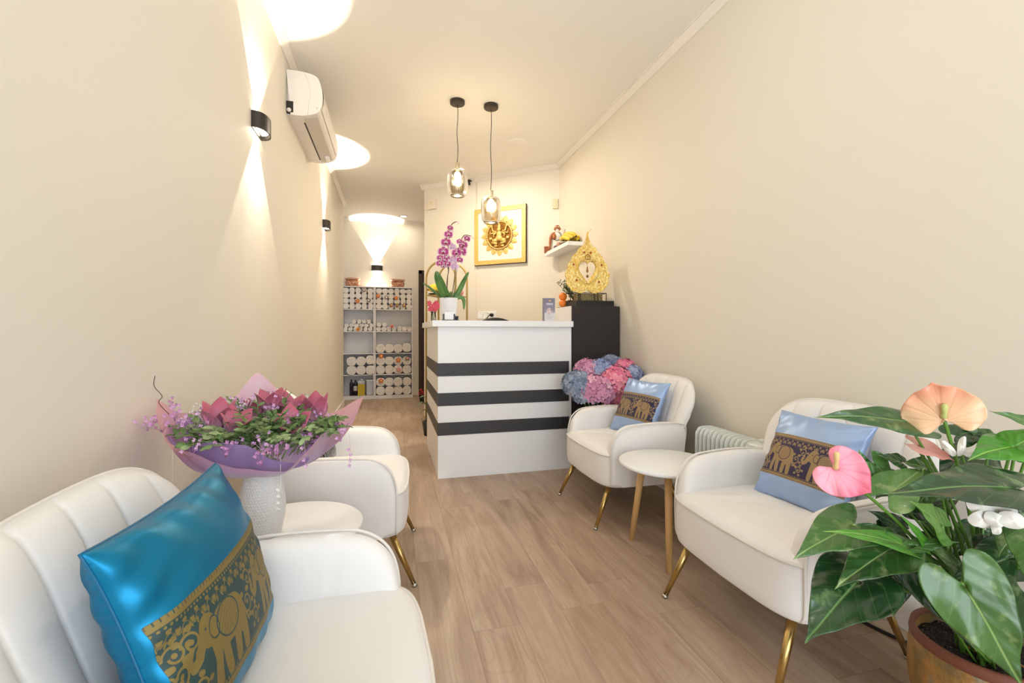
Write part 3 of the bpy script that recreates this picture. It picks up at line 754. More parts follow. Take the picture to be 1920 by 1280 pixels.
# wire basket with patterned box
M_navy = goldleaf('navy_gold_weave', '2C3550', 'B7A460', 120)
t = thing('wire_rack', 'black wire rack on the cabinet at the foot of the gold ornament', 'rack', (1.665, 3.735, CZ+.052))
b = MB()
for z in (.005, .075): b.tube([(-.17, -.055, z), (.17, -.055, z), (.17, .05, z), (-.17, .05, z)], .0035, 6, closed=True)
for x in (-.17, -.09, .09, .17): b.tube([(x, -.055, .0), (x, -.055, .075)], .0035, 6)
b.build('wire_frame', M_black, t)
t = tag(MB().box(1.56, 1.81, 3.70, 3.77, CZ+.059, CZ+.12).build('patterned_box', M_navy, bevel=.003), 'navy and gold patterned box inside the black wire rack', 'box')
# brown board below oranges and the oranges
M_or = plain('orange_peel', 'EE8427', .45, 0, 400, .4, .001)
t = tag(MB().lathe([(0, 0), (.09, 0), (.1, .008), (0, .008)], 28, (1.54, 3.885, CZ), sx=.9, sy=.4).build('wooden_tray', M_doorwood), 'small dark tray under the oranges on the tall cabinet', 'tray')
for x, y, z, lb in ((1.50, 3.87, CZ+.044, 'lower orange on the cabinet top, next to the brochure'), (1.505, 3.885, CZ+.108, 'upper orange resting on the other oranges'), (1.575, 3.89, CZ+.044, 'orange at the back behind the wire rack')):
    t = thing('orange', lb, 'orange', (x, y, z)); MB().ell((0, 0, 0), (.038, .038, .036), 12).build('fruit', M_or, t); MB().ell((0, 0, .036), (.004, .004, .002), 5).build('stem_button', plain('stem_green', '5B6B2A'), t)
# small dark leafy plant behind the ornament
M_lfd = plain('dark_leaf', '3D5A2C', .5)
t = thing('leafy_plant', 'small dark green leafy plant behind the left side of the gold ornament', 'plant', (1.60, 3.84, CZ))
MB().lathe([(0, 0), (.02, 0), (.03, .07), (.026, .07), (0, .06)], 16).build('pot', M_white, t)
rp = random.Random(5)
b = MB(); b2 = MB()
for k in range(16):
    a = rp.uniform(pi*.6, pi*1.6); L_ = rp.uniform(.14, .27); el = rp.uniform(.5, 1.35)
    tip = Vector((cos(a)*cos(el)*L_, sin(a)*cos(el)*L_*.25, .07+sin(el)*L_)); base = Vector((0, 0, .06))
    b2.tube([base, base.lerp(tip, .5)+Vector((0, 0, .01)), tip], .0018, 5)
    for j in range(9):
        f_ = .3+.7*j/8; c = base.lerp(tip, f_); dr = Vector((rp.uniform(-1, 1), rp.uniform(-.6, .6), rp.uniform(-.2, 1))).normalized(); s_ = dr.orthogonal().normalized()
        w_ = .007; l_ = .032
        b.add([c, c+dr*l_*.5+s_*w_, c+dr*l_, c+dr*l_*.5-s_*w_], [(0, 1, 2, 3)])
b.build('foliage', M_lfd, t, fix=False); b2.build('stems', plain('stem_brown', '4E4A2C'), t)
# brochure holder
def brochmat():
    t = NT('brochure_print'); tc = t.n('ShaderNodeTexCoord').outputs['Object']; sp = t.n('ShaderNodeSeparateXYZ', inp={0: tc})
    n = t.noise(42, tc, 3)
    c = t.ramp(sp.outputs[2], [(0.0, 'D5D5D8'), (.30, 'D5D5D8'), (.42, '8F8C9D'), (1, '6F6A86')])
    x = t.n('ShaderNodeMapRange', inp={0: sp.outputs[2], 1: 0, 2: .2}); c = t.ramp(x.outputs[0], [(0, 'DADADD'), (.33, 'D5D3D8'), (.40, '8C8A9C'), (1, '78738E')])
    dx = t.math('MULTIPLY', sp.outputs[0], 1.0); dz = t.math('SUBTRACT', sp.outputs[2], .085)
    d = t.math('SQRT', t.math('ADD', t.math('MULTIPLY', dx, dx), t.math('MULTIPLY', dz, dz)))
    blob = t.math('SUBTRACT', 1.0, t.step(d, .024, .032)); ph = t.ramp(n, [(.3, '6E5A62'), (.5, 'C9B4B4'), (.7, 'F0ECEE')])
    return t.done(t.bsdf(t.mix(blob, c, ph), .3))
t = thing('brochure', 'grey and white folded brochure standing at the right end of the countertop', 'brochure', (1.275, 3.60, 1.2075), radians(-4))
BR = brochmat()
MB().box(-.045, .045, -.006, 0, 0, .195).build('cover', BR, t); MB().add([(-.046, -.006, 0), (-.046, -.006, .195), (-.056, .02, .195), (-.056, .02, 0)], [(0, 1, 2, 3)], 0, False).build('side_fold', plain('brochure_side', '7F7B92', .4), t)
MB().box(-.045, .045, .0005, .006, 0, .19).build('inner_pages', M_white, t)
M_bg = plain('brochure_gold', 'DDBB5E', .4)
b = MB()
for k in range(5):
    a = radians(-64+32*k); b.add([(0, -.0068, .166), (.010*sin(a)-.005*cos(a), -.0068, .168+.010*cos(a)), (.019*sin(a), -.0068, .166+.017*cos(a)), (.010*sin(a)+.005*cos(a), -.0068, .168+.010*cos(a))], [(0, 1, 2, 3)], 0, False)
b.build('lotus_emblem', M_bg, t, fix=False)
b = MB()
for k in range(11): b.box(-.030+.0054*k, -.030+.0054*k+.004, -.0068, -.006, .147, .1525)
for k in range(13): b.box(-.027+.0042*k, -.027+.0042*k+.003, -.0068, -.006, .1385, .1425)
b.build('title_lines', M_white, t)
b = MB()
for k, (a0, a1) in enumerate(((-.025, .01), (-.028, .02), (-.028, .024), (-.028, .015))): b.box(a0, a1, -.0066, -.006, .045-.008*k, .0465-.008*k)
b.build('text_lines', plain('grey_text', '9A9AA4'), t)
# card holder
t = thing('card_holder', 'grey card holder with white cards on the countertop before the orchid pot', 'card holder', (.415, 3.49, 1.2075))
M_gr = plain('graphite', '3D3D42', .4)
b = MB(); b.box(-.05, .075, -.03, .03, 0, .006); b.box(-.045, -.032, -.02, .0, .0, .05); b.box(.037, .05, -.02, .0, .0, .05); b.build('stand', M_gr, t, bevel=.001)
MB().box(-.031, .044, -.016, -.004, .006, .066).build('business_cards', M_white, t)
b = MB(); b.lathe([(0, 0), (.012, 0), (.016, .028), (.01, .028), (.008, .02), (0, .01)], 12, (.065, .01, .006)); b.build('pen_cup', M_gr, t)

# ================================================================ ORCHID
M_potw = plain('white_ceramic', 'F0F0F6', .25)
def leafmat(name, c1, c2, rough=.35, nscale=14):
    t = NT(name); p = t.attr(); n = t.noise(nscale, t.obj(), 3)
    c = t.mix(t.step(n, .35, .7), c1, c2)
    mid = t.math('SUBTRACT', 1.0, t.step(t.math('ABSOLUTE', p[0]), .0, .06)); c = t.mix(t.math('MULTIPLY', mid, .6), c, 'A9C070')
    return t.done(t.bsdf(c, rough, 0, t.bump(t.math('SINE', t.math('MULTIPLY', p[1], 60)), .06, .002), Coat_Weight=.15))
M_ol = leafmat('orchid_leaf', '3F6B2E', '5C8A40')
OX, OY, OZ = .437, 3.66, 1.2075
t = thing('potted_orchid', 'magenta and white orchid in a white pot on the counter', 'orchid', (OX, OY, OZ))
MB().lathe([(0, 0), (.054, 0), (.06, .02), (.075, .178), (.0755, .184), (.070, .184), (.066, .15), (0, .15)], 40).build('pot', M_potw, t)
MB().lathe([(0, .155), (.067, .155)], 24, caps=False).build('bark_soil', plain('bark', '4A3524', .9, 0, 120, .8, .01), t)
def strap_leaf(pts, w, name='leaf', par=None, mat=None, fold=.25, up=(0, 0, 1)):
    P = smooth(pts, 6); n = len(P)-1; b = MB()
    def fn(u, v):
        i = v*n; k = min(int(i), n-1); p = P[k].lerp(P[k+1], i-k); tg = (P[k+1]-P[k]).normalized()
        s_ = tg.cross(Vector(up)); s_ = s_.normalized() if s_.length > .1 else Vector((1, 0, 0)); nn = s_.cross(tg)
        ww = w*(sin(pi*min(1, .12+v*.88))**.55)*(1-.25*v) if v < .999 else 0
        x = (u-.5)*2; return p+s_*x*ww+nn*(abs(x)*ww*fold)
    b.grid(fn, 8, n, at=lambda u, v: ((u-.5)*2, v*3, 0))
    o = b.build(name, mat, par); m = o.modifiers.new('s', 'SOLIDIFY'); m.thickness = .0015; return o
for pts, w in (([(.005, 0, .155), (-.05, -.03, .24), (-.09, -.06, .33), (-.105, -.07, .39)], .044), ([(.01, 0, .155), (.07, .0, .22), (.12, .0, .32), (.165, .01, .405)], .024),
    ([(-.01, .0, .155), (-.08, .03, .21), (-.15, .04, .27), (-.205, .05, .305)], .012), ([(.02, -.01, .155), (.08, -.02, .19), (.115, -.03, .17), (.118, -.035, .09)], .02), ([(0, .01, .155), (.03, .05, .22), (.05, .1, .24)], .025), ([(-.01, -.02, .155), (-.03, -.07, .2), (-.02, -.1, .2)], .022)):
    strap_leaf(pts, w, 'leaf', t, M_ol, .3, (.1, -1, .25))
st1 = smooth([(.0, .0, .15), (-.015, -.01, .3), (.0, .0, .42), (-.005, .0, .55), (.005, 0, .68), (.02, -.01, .77), (.06, -.02, .80)], 6)
st2 = smooth([(.02, .0, .15), (.045, .0, .33), (.062, .0, .48), (.085, 0, .60), (.12, -.01, .69), (.175, -.02, .69)], 6)
M_stem = plain('orchid_stem', '6B4A3A', .5)
for s_ in (st1, st2): MB().tube(s_, .0035, 8).build('flower_stem', M_stem, t)
MB().tube([(-.018, -.008, .15), (.0, .004, .48)], .0022, 6).build('support_stick', M_lfd, t)
MB().tube([(.035, -.008, .15), (.068, .004, .44)], .0022, 6).build('support_stick', M_lfd, t)
MB().tube([(-.002, 0, .41), (-.022, .0, .47), (-.035, -.01, .5)], .002, 6).build('flower_stalk', M_stem, t)
def orchmat(name, ca, cb, cc):
    t = NT(name); p = t.attr(); n = t.noise(150, t.obj(), 2)
    f = t.math('ADD', p[0], t.math('MULTIPLY', n, .25)); c = t.ramp(f, [(.24, cc), (.44, ca), (.8, ca), (.97, cb)])
    return t.done(t.bsdf(c, .5, Subsurface_Weight=.0))
M_om = orchmat('magenta_petal', 'B2247F', 'F4D5E6', 'F6E4EE'); M_os = orchmat('spotted_sepal', 'B04A78', 'F6E6EC', 'F4E0E6'); M_op = orchmat('lilac_petal', 'DDBBE2', 'F2E4F4', 'F0E0F0')
M_lip = plain('orchid_lip', '8E1D45', .4); M_lipw = plain('orchid_column', 'F7F0E6', .4)
def orchid_flower(c, fwd, R, par, pm, sm):
    fwd = Vector(fwd).normalized(); q = fwd.to_track_quat('Z', 'Y'); Mx = q.to_matrix()
    def petal(a, L_, w, cup):
        b = MB(); ca, sa = cos(a), sin(a)
        def fn(u, v):
            x = (u-.5)*2; ww = w*(sin(pi*(.08+.9*v)))**.6; X = x*ww; Y = L_*(.06+.94*v); z = cup*R*(v*v)+.12*R*x*x*v
            return Vector(c)+Mx @ Vector((X*ca+Y*sa, -X*sa+Y*ca, z))
        b.grid(fn, 6, 7, at=lambda u, v: (max(abs((u-.5)*2)**2, v), 0, 0)); return b
    bb = MB()
    def merge(x):
        k = len(bb.v); bb.v += x.v; bb.f += [tuple(i+k for i in f) for f in x.f]; bb.m += x.m; bb.s += x.s
        for i, a in x.a.items(): bb.a[i+k] = a
    b3 = MB()
    for a in (0, 2*pi*.36, -2*pi*.36): merge(petal(a, R, R*.38, -.15))
    bb.build('sepals', sm, par)
    bb = MB()
    for a in (pi/2*.92, -pi/2*.92): merge(petal(a, R*.95, R*.55, .1))
    f_ = bb.build('petals', pm, par)
    b = MB(); b.ell(Vector(c)+Mx @ Vector((0, -.18*R, .2*R)), (R*.18,)*3, 6); b.build('lip', M_lip, par); b = MB(); b.ell(Vector(c)+Mx @ Vector((0, .05*R, .2*R)), (R*.12,)*3, 6); b.build('column', M_lipw, par)
def oflo(c, fwd, R, pm=M_om, sm=M_os):
    e = bpy.data.objects.new('blossom', None); C.objects.link(e); e.parent = t; orchid_flower(c, fwd, R, e, pm, sm)
for c, f_, R in (((-.005, -.03, .69), (-.1, -1, .1), .036), ((-.025, -.03, .625), (-.2, -1, .0), .042), ((-.045, -.03, .55), (-.2, -1, .0), .046), ((-.07, -.03, .50), (-.4, -1, .0), .030), ((-.075, -.035, .455), (-.3, -1, -.1), .03),
    ((-.035, -.035, .48), (.1, -1, .0), .03), ((-.02, -.03, .505), (.2, -1, .1), .03), ((-.012, -.03, .455), (.3, -1, -.1), .03), ((-.045, -.03, .44), (0, -1, -.1), .025), ((.01, -.02, .745), (.2, -1, .2), .026),
    ((.06, -.03, .545), (-.3, -1, .1), .042), ((.10, -.03, .56), (.2, -1, .1), .044), ((.115, -.02, .615), (.1, -1, .2), .038), ((.145, -.025, .665), (.3, -1, .2), .03), ((.085, -.03, .49), (.0, -1, -.3), .028), ((.10, -.03, .60), (.5, -1, .3), .03), ((.085, -.02, .64), (-.3, -1, .2), .026)):
    oflo(c, f_, R*1.15)
for c, f_, R in (((.03, .0, .60), (.4, .6, .2), .034), ((.035, .0, .50), (.4, .7, .0), .04), ((.05, .0, .44), (.3, .7, .0), .038), ((.015, .01, .455), (-.3, .7, .0), .034)): oflo(c, f_, R, M_op, M_op)
b = MB()
for p in ((.065, -.02, .80), (.075, -.02, .79), (.18, -.02, .69), (.195, -.02, .675), (.03, 0, .72)): b.ell(p, (.007, .006, .009), 6)
b.build('buds', M_os, t)

# ================================================================ GOLD ARCHED STAND BEHIND THE COUNTER
t = thing('arched_shelf_stand', 'gold double arched shelf stand behind the left end of the counter', 'shelf stand', (0, 0, 0))
def arch(xa, ya, xb, yb, ztop, nm):
    r = hypot(xb-xa, yb-ya)/2; P = [(xa, ya, 0), (xa, ya, ztop-r)]
    for k in range(1, 16):
        a = pi*k/16; f_ = (1-cos(a))/2; P.append((xa+(xb-xa)*f_, ya+(yb-ya)*f_, ztop-r+r*sin(a)))
    P += [(xb, yb, ztop-r), (xb, yb, 0)]
    MB().tube(P, .0115, 10).build(nm, M_goldp, t)
arch(.36, 5.07, .655, 4.86, 1.885, 'arch_frame'); arch(.53, 5.45, .835, 5.22, 1.92, 'arch_frame')
SH = [(.37, 5.08), (.545, 5.44), (.825, 5.23), (.645, 4.87)]
for z in (.45, 1.0, 1.53): MB().prism(SH, z-.012, z).build('shelf_plate', M_goldp, t, bevel=.002)
t = tag(MB().lathe([(0, 0), (.09, 0), (.12, .014), (.112, .014), (.085, .005), (0, .005)], 28, (.50, 5.10, 1.5305), sx=1.0).build('fruit_tray', M_doorwood), 'dark round tray on the gold arched stand under the bananas', 'tray')
bananas((.485, 5.09, 1.537), radians(-10), 4, 'bunch of ripe bananas on the gold arched stand behind the orchid', 1.05)
t = tag(MB().ell((.745, 5.2, 1.575), (.05, .05, .042), 10).build('pink_fruit', plain('pink_fruit_skin', 'E8A0A2', .5)), 'round pink fruit on the gold arched stand, right of the bananas', 'fruit')
t = thing('red_flower_vase', 'small glass vase of red flowers at the left end of the counter', 'vase', (.345, 4.0, 1.2075))
MB().lathe([(0, 0), (.022, 0), (.022, .09), (.02, .09), (.02, .004)], 20, caps=False).build('glass_vase', M_pane, t)
M_rdf = plain('red_pink_petal', 'DB5874', .55)
rf = random.Random(9)
for k in range(16):
    c = Vector((rf.uniform(-.045, .04), rf.uniform(-.04, .04), rf.uniform(.10, .175))); b = MB()
    for j in range(5):
        a = 2*pi*j/5; b.ell(c+Vector((.011*cos(a), -.004, .011*sin(a))), (.011, .004, .008), 4, 0, Matrix.Rotation(-a, 3, 'Y'))
    b.build('blossom', M_rdf, t)
b = MB()
for k in range(7): b.tube([(rf.uniform(-.012, .012), 0, .01), (rf.uniform(-.03, .03), 0, .13)], .0018, 5)
b.build('stems', M_lfd, t)
# plant in a tall stand behind the counter, only some leaves showing at its left
t = thing('floor_plant', 'dark leafy plant on the floor showing past the left side of the counter', 'plant', (.40, 5.0, 0))
MB().lathe([(0, 0), (.07, 0), (.09, .15), (.085, .15), (0, .12)], 20).build('pot', M_black, t)
for pts, w in (([(0, 0, .12), (-.04, 0, .3), (-.09, -.02, .36), (-.15, -.03, .31)], .03), ([(0, 0, .12), (-.02, 0, .34), (-.06, 0, .42), (-.12, -.02, .41)], .026), ([(0, 0, .12), (-.03, 0, .25), (-.08, 0, .27), (-.11, 0, .22)], .022), ([(0, 0, .12), (.05, 0, .3), (.09, 0, .35)], .03), ([(0, 0, .1), (0, .05, .3), (.02, .1, .33)], .03)):
    strap_leaf(pts, w, 'leaf', t, M_ol)
t = thing('red_flower_pot', 'little red flower cluster low beside the dark door, past the counter corner', 'flower', (.47, 7.3, 0))
MB().lathe([(0, 0), (.05, 0), (.07, .12), (.06, .12), (0, .1)], 16).build('pot', M_black, t)
b = MB()
for k in range(14): b.ell((rf.uniform(-.06, .06), rf.uniform(-.03, .03), rf.uniform(.13, .2)), (.02, .02, .016), 5)
b.build('red_petals', plain('deep_red', 'B02A28', .6), t)
# ================================================================ ARMCHAIRS
def make_armchair(label):
    t = thing('armchair', label, 'armchair')
    # seat: stacked rounded outline, pillow top
    def outl(k, n=72):
        a = 2*pi*k/n; ca, sa = cos(a), sin(a); e = .30
        x = (abs(ca)**e)*(1 if ca > 0 else -1)*.262; y = (abs(sa)**e)*(1 if sa > 0 else -1)*.337
        x += (.022*(1-(y/.34)**2) if x > 0 else 0); return x, y
    b = MB(); rings = [(.55, .235), (.94, .235), (.985, .245), (1.0, .27), (1.003, .34), (1.0, .40), (.99, .418), (.97, .428), (.93, .438), (.8, .448), (.6, .455), (.35, .458), (0.0, .459)]
    def seatf(u, v):
        i = v*(len(rings)-1); k = min(int(i), len(rings)-2); f_ = i-k; s_ = rings[k][0]*(1-f_)+rings[k+1][0]*f_; z = rings[k][1]*(1-f_)+rings[k+1][1]*f_
        x, y = outl(u*72); wr = 0
        if z > .43: wr = .0035*sin((x*s_+y*s_*1.6)*34)*(1-s_)*2*(.5+.5*sin(x*9))
        return (x*s_, y*s_, z+wr)
    b.grid(seatf, 72, 36, cu=True); seat = b.build('seat', M_velvet, t)
    b = MB(); b.tube([(outl(k)[0]*1.0, outl(k)[1]*1.0, .417) for k in range(72)], .0048, 8, closed=True); b.build('piping', M_pipe, seat)
    # arms
    for sd in (-1, 1):
        def edge(s):   # side outline: s 0..1 from rear bottom, over the top, to front bottom
            P = smooth([(-.22, .26, 0), (-.235, .42, 0), (-.25, .54, 0), (-.23, .58, 0), (-.1, .595, 0), (.06, .590, 0), (.145, .577, 0), (.205, .53, 0), (.232, .45, 0), (.234, .33, 0), (.232, .245, 0)], 6)
            i = s*(len(P)-1); k = min(int(i), len(P)-2); p = P[k].lerp(P[k+1], i-k); return p.x, p.y
        def armf(u, v, side):
            x, z = edge(u); bx, bz = -.02+(x+.02)*.75, .245
            X = bx+(x-bx)*v; Z = bz+(z-bz)*v
            e = (1-max(0, (v-.55)/.45)**3.2)**.5 if v < 1 else 0
            e *= min(1, (1-abs(2*u-1)**16))**.5 if 0 < u < 1 else 0
            th = .044*e
            ch = 0
            if side < 0:
                for xc in (-.11, .07): ch += .004*exp(-((X-xc)/.006)**2)*(1 if Z > .4 else 0)
            yy = .305+.012*((X+.03)/.25)**2*-1
            return (X, sd*(yy+side*(th-ch)), Z)
        b = MB(); b.grid(lambda u, v: armf(u, v, 1), 64, 20); b.grid(lambda u, v: armf(u, v, -1), 64, 20)
        arm = b.build('armrest', M_velvet, t)
        b = MB(); b.tube([(armf(k/60, .999, 1)[0], armf(k/60, .93, 1)[1]*1.0, armf(k/60, 1, 1)[2]-.003) for k in range(8, 61)], .0045, 8); b.build('piping', M_pipe, arm)
    # fan back
    def backf(u, v, side):
        s_ = 2*u-1
        zt = .62+.212*(1-abs(s_)**4.6)**(1/2.2); z0 = .25
        wd = .275+.075*min(1, max(0, (v*(zt-z0)+z0-.3)/.38))
        z = z0+(zt-z0)*v; y = wd*s_
        e = (1-max(abs(s_), 0)**7)**.5*(1-max(0, (v-.6)/.4)**4)**.5 if (abs(s_) < 1 and v < 1) else 0
        xm = -.205-.275*(z-.25)+.105*s_*s_*(1-.6*v)
        th = .042*e
        fl = 0
        if side > 0: fl = .013*(1-abs(cos(pi*3.5*s_+pi/2*0))**.35)*1.0*e*min(1, max(0, (z-.40)/.05))
        fl = .016*(1-abs(sin(pi*3.0*(s_+1)))**.38)*e if side > 0 else 0
        return (xm+side*(th)-fl, y, z)
    b = MB(); b.grid(lambda u, v: backf(u, v, 1), 108, 30); b.grid(lambda u, v: backf(u, v, -1), 108, 30); bk = b.build('backrest', M_velvet, t)
    P = [backf(0.0, k/20, 1) for k in range(4, 20)]+[backf(k/60, .999, -1) for k in range(0, 61)]+[backf(1, k/20, 1) for k in range(19, 3, -1)]
    MB().tube(P, .0045, 8).build('piping', M_pipe, bk)
    for x, y, fx, fy in ((.20, .25, .31, .285), (.20, -.25, .31, -.285), (-.20, .2, -.29, .245), (-.20, -.2, -.29, -.245)):
        b = MB(); b.tube([(x, y, .25), (x+(fx-x)*.97, y+(fy-y)*.97, .011)], [.0165, .0095], 16); lg = b.build('leg', M_gold, t)
        b = MB(); b.tube([(x+(fx-x)*.965, y+(fy-y)*.965, .013), (fx, fy, 0)], [.0115, .0125], 14); b.build('foot_cap', M_chrome, lg)
    return t
ch = make_armchair('ivory velvet armchair at the lower left, nearest, with the bright teal cushion')
ch.location = (-.205, .965, 0); ch.rotation_euler = (0, 0, radians(2))
dup(ch, (-.205, 2.335, 0), radians(-2), 'ivory armchair on the left beyond the vase, its patterned dark cushion half hidden')
dup(ch, (1.42, 2.645, 0), pi+radians(0), 'ivory armchair right of the counter, in front of the hydrangeas')
dup(ch, (1.42, 1.40, 0), pi+radians(0), 'ivory armchair on the right behind the anthurium plant')

# ================================================================ CUSHIONS
def seg(x, y, ax, ay, bx, by, r0, r1=None):
    r1 = r0 if r1 is None else r1
    dx, dy = bx-ax, by-ay; t_ = max(0, min(1, ((x-ax)*dx+(y-ay)*dy)/(dx*dx+dy*dy+1e-9)))
    return r0+(r1-r0)*t_-hypot(x-ax-dx*t_, y-ay-dy*t_)
def ellp(x, y, cx, cy, rx, ry): 
    d = hypot((x-cx)/rx, (y-cy)/ry); return (1-d)*min(rx, ry)
def elephant(x, y):      # positive inside; facing +x, about .15 wide
    v = max(ellp(x, y, -.005, .012, .055, .036), ellp(x, y, -.035, .004, .032, .038), ellp(x, y, .052, .028, .026, .027),
        seg(x, y, .07, .025, .084, .0, .012, .009), seg(x, y, .084, .0, .095, -.008, .009, .007), seg(x, y, .095, -.008, .104, .006, .007, .006), seg(x, y, .104, .006, .097, .022, .006, .005),
        seg(x, y, -.052, .0, -.054, -.062, .014, .011), seg(x, y, -.026, .0, -.02, -.062, .013, .011), seg(x, y, .022, .0, .016, -.062, .013, .011), seg(x, y, .043, .0, .05, -.062, .012, .010),
        seg(x, y, -.062, .01, -.075, -.03, .004, .003))
    det = min(abs(hypot((x-.036)/.8, (y-.024))-.018)-.0014, 1)               # ear
    det = min(det, abs(ellp(x, y, -.008, .016, .036, .03))-.0013, hypot(x-.06, y-.034)-.0026)
    q = abs(((x+y) % .011)-.0055)-.0007
    if ellp(x, y, -.008, .016, .034, .028) > 0: det = min(det, q)
    return min(v, det)
def scroll(x, y):
    v = -1
    for cx, cy, r, s_ in ((-.012, .03, .017, 1), (.016, -.005, .019, -1), (-.012, -.045, .015, 1)):
        d = hypot(x-cx, y-cy); a = atan2(y-cy, x-cx)*s_
        rr_ = r*(1-.5*((a/(2*pi)) % 1)); v = max(v, .0022-abs(d-rr_), .0045-d)
        for k in range(5):
            b_ = 2*pi*k/5+cx*60; ex, ey = cx+(r+.006)*cos(b_), cy+(r+.006)*sin(b_); v = max(v, .0062-hypot((x-ex), (y-ey)*1.2))
    return v
def motif(x, y):          # x across the cushion (-.21..0.21), y within the band (about -.085..0.085)
    v = max(elephant(x+.12, y+.004), elephant(x-.10, y+.004))
    for sx in (-.225, -.0, .205, .232): v = max(v, scroll(x-sx, y))
    yy = abs(y)
    if yy > .072: v = max(v, .0035-abs(yy-.084)) if True else v
    if .072 < yy < .1:
        q = (x % .009)-.0045; v = max(v, .0026-hypot(q, yy-.0765), min(.0045-abs(yy-.092), abs(q)-.001))
    # fine leaves filling the ground above the elephants
    vy = .059+.006*sin(x*210)
    if .04 < y < .072: v = max(v, .0013-abs(y-vy), .0042-hypot(((x % .015)-.0075)*.8, y-vy-.006), .0034-hypot(((x+.0075) % .015)-.0075, (y-vy+.006)))
    return v
def cushionmat(name, silk, ground, gold, silkR=.3, sheen=0.0, sm=0.0):
    t = NT(name); p = t.attr(); tc = t.obj()
    wv = t.math('SINE', t.math('MULTIPLY', t.n('ShaderNodeSeparateXYZ', inp={0: tc}).outputs[2], 2600))
    n = t.noise(7, tc, 4)
    base = t.mix(t.math('MULTIPLY', n, .3), silk, tuple(c*.72 for c in hexc(silk)))
    g = t.step(p[0], -.0004, .0006)
    gc = t.mix(t.math('MULTIPLY_ADD', wv, .2, .2), gold, tuple(c*.5 for c in hexc(gold)))
    band = t.mix(g, ground, gc)
    m = t.step(p[1], -.0004, .0004)
    c = t.mix(m, base, band)
    a = t.bsdf(c, t.math('MULTIPLY_ADD', m, .22, silkR), t.math('ADD', t.math('MULTIPLY', t.math('MULTIPLY', g, m), .35), t.math('MULTIPLY', t.math('SUBTRACT', 1.0, m), sm)), t.bump(t.math('ADD', t.math('MULTIPLY', t.math('MULTIPLY', g, m), .5), t.math('MULTIPLY', n, 1.2)), .35, .004), Sheen_Weight=sheen, Sheen_Roughness=.3)
    return t.done(a)
M_teal = cushionmat('teal_silk', '007CA8', '26403F', '8C7842', .36, 0, .6)
M_blue = cushionmat('pale_blue_silk', 'A2BCE6', '2B2346', 'A58C66', .38, .1, .3)
M_grey = cushionmat('grey_silk', '8A8A8C', '232427', '8C8C8E', .4, .2)
def cushion_mesh(Wd, Hh, Th, bc, hb):
    def pt(u, v, sg):
        a, c = 2*u-1, 2*v-1
        ed = ((1-a*a)*(1-c*c))
        x = Wd/2*a*(1-.075*(1-c*c)*abs(a)**3)*(1+.02*abs(c)**6); z = Hh/2*c*(1-.06*(1-a*a)*abs(c)**3)
        wr = .0
        m_ = max(abs(a), abs(c))
        wr = .007*sin(a*16+c*5)*ed**.25*(m_**5)+.006*sin(c*19-a*6+2*sin(a*3))*ed**.3*abs(a)**3
        return (sg*(Th/2*ed**.42+wr) if ed > 0 else 0, x, z+Hh/2)
    b = MB()
    def at(u, v):
        x = (2*u-1)*Wd/2*(1 if True else 1); z = (2*v-1)*Hh/2-bc
        inb = hb-abs(z)
        xe = min(inb, Wd/2*.965-abs(x))
        return (motif(-x*(.42/Wd)*1.18, z*(.085/(hb*.9)) if hb else 0) if inb > -.02 else -.01, xe, 0)
    b.grid(lambda u, v: pt(u, v, 1), 240, 220, at=at)
    b.grid(lambda u, v: pt(u, v, -1), 40, 40, at=lambda u, v: (-.01, -.01, 0))
    return b
M_st = plain('teal_seam', '04638C', .4); M_sb = plain('blue_seam', '8FA9D4', .5); M_sg = plain('grey_seam', '6A6A6C', .5)
def cushion(label, mat, Wd, Hh, Th, loc, tilt, rz, bc=-.02, hb=.09, rx=0):
    t = thing('cushion', label, 'cushion', loc, 0); seam = M_st if mat == M_teal else M_sb if mat == M_blue else M_sg
    t.rotation_euler = (rx, -tilt, rz)
    b = cushion_mesh(Wd, Hh, Th, bc, hb); b.build('cover', mat, t)
    def e(s):
        k = int(s*4) % 4; f_ = s*4-int(s*4); a, c = [(-1+2*f_, -1), (1, -1+2*f_), (1-2*f_, 1), (-1, 1-2*f_)][k]
        return (0, Wd/2*a*(1-.075*(1-c*c)*abs(a)**3)*(1+.02*abs(c)**6), Hh/2*c*(1-.06*(1-a*a)*abs(c)**3)+Hh/2)
    MB().tube([e(k/120) for k in range(120)], .0022, 6, closed=True).build('seam', seam, t)
    return t
cushion('bright teal silk cushion with gold elephants on the nearest left armchair', M_teal, .44, .385, .15, (-.29, .975, .447), radians(18), radians(-2), -.04, .093)
cushion('pale blue cushion with an elephant band on the right armchair behind the anthurium', M_blue, .375, .37, .12, (1.49, 1.405, .447), radians(26), pi+radians(4), -.01, .088)
cushion('pale blue cushion with an elephant band on the armchair beside the counter', M_blue, .38, .38, .12, (1.485, 2.65, .455), radians(26), pi+radians(12), -.01, .088)
cushion('dark grey patterned cushion half hidden on the armchair behind the bouquet', M_grey, .38, .36, .11, (-.30, 2.36, .470), radians(24), radians(-3), 0, .15)

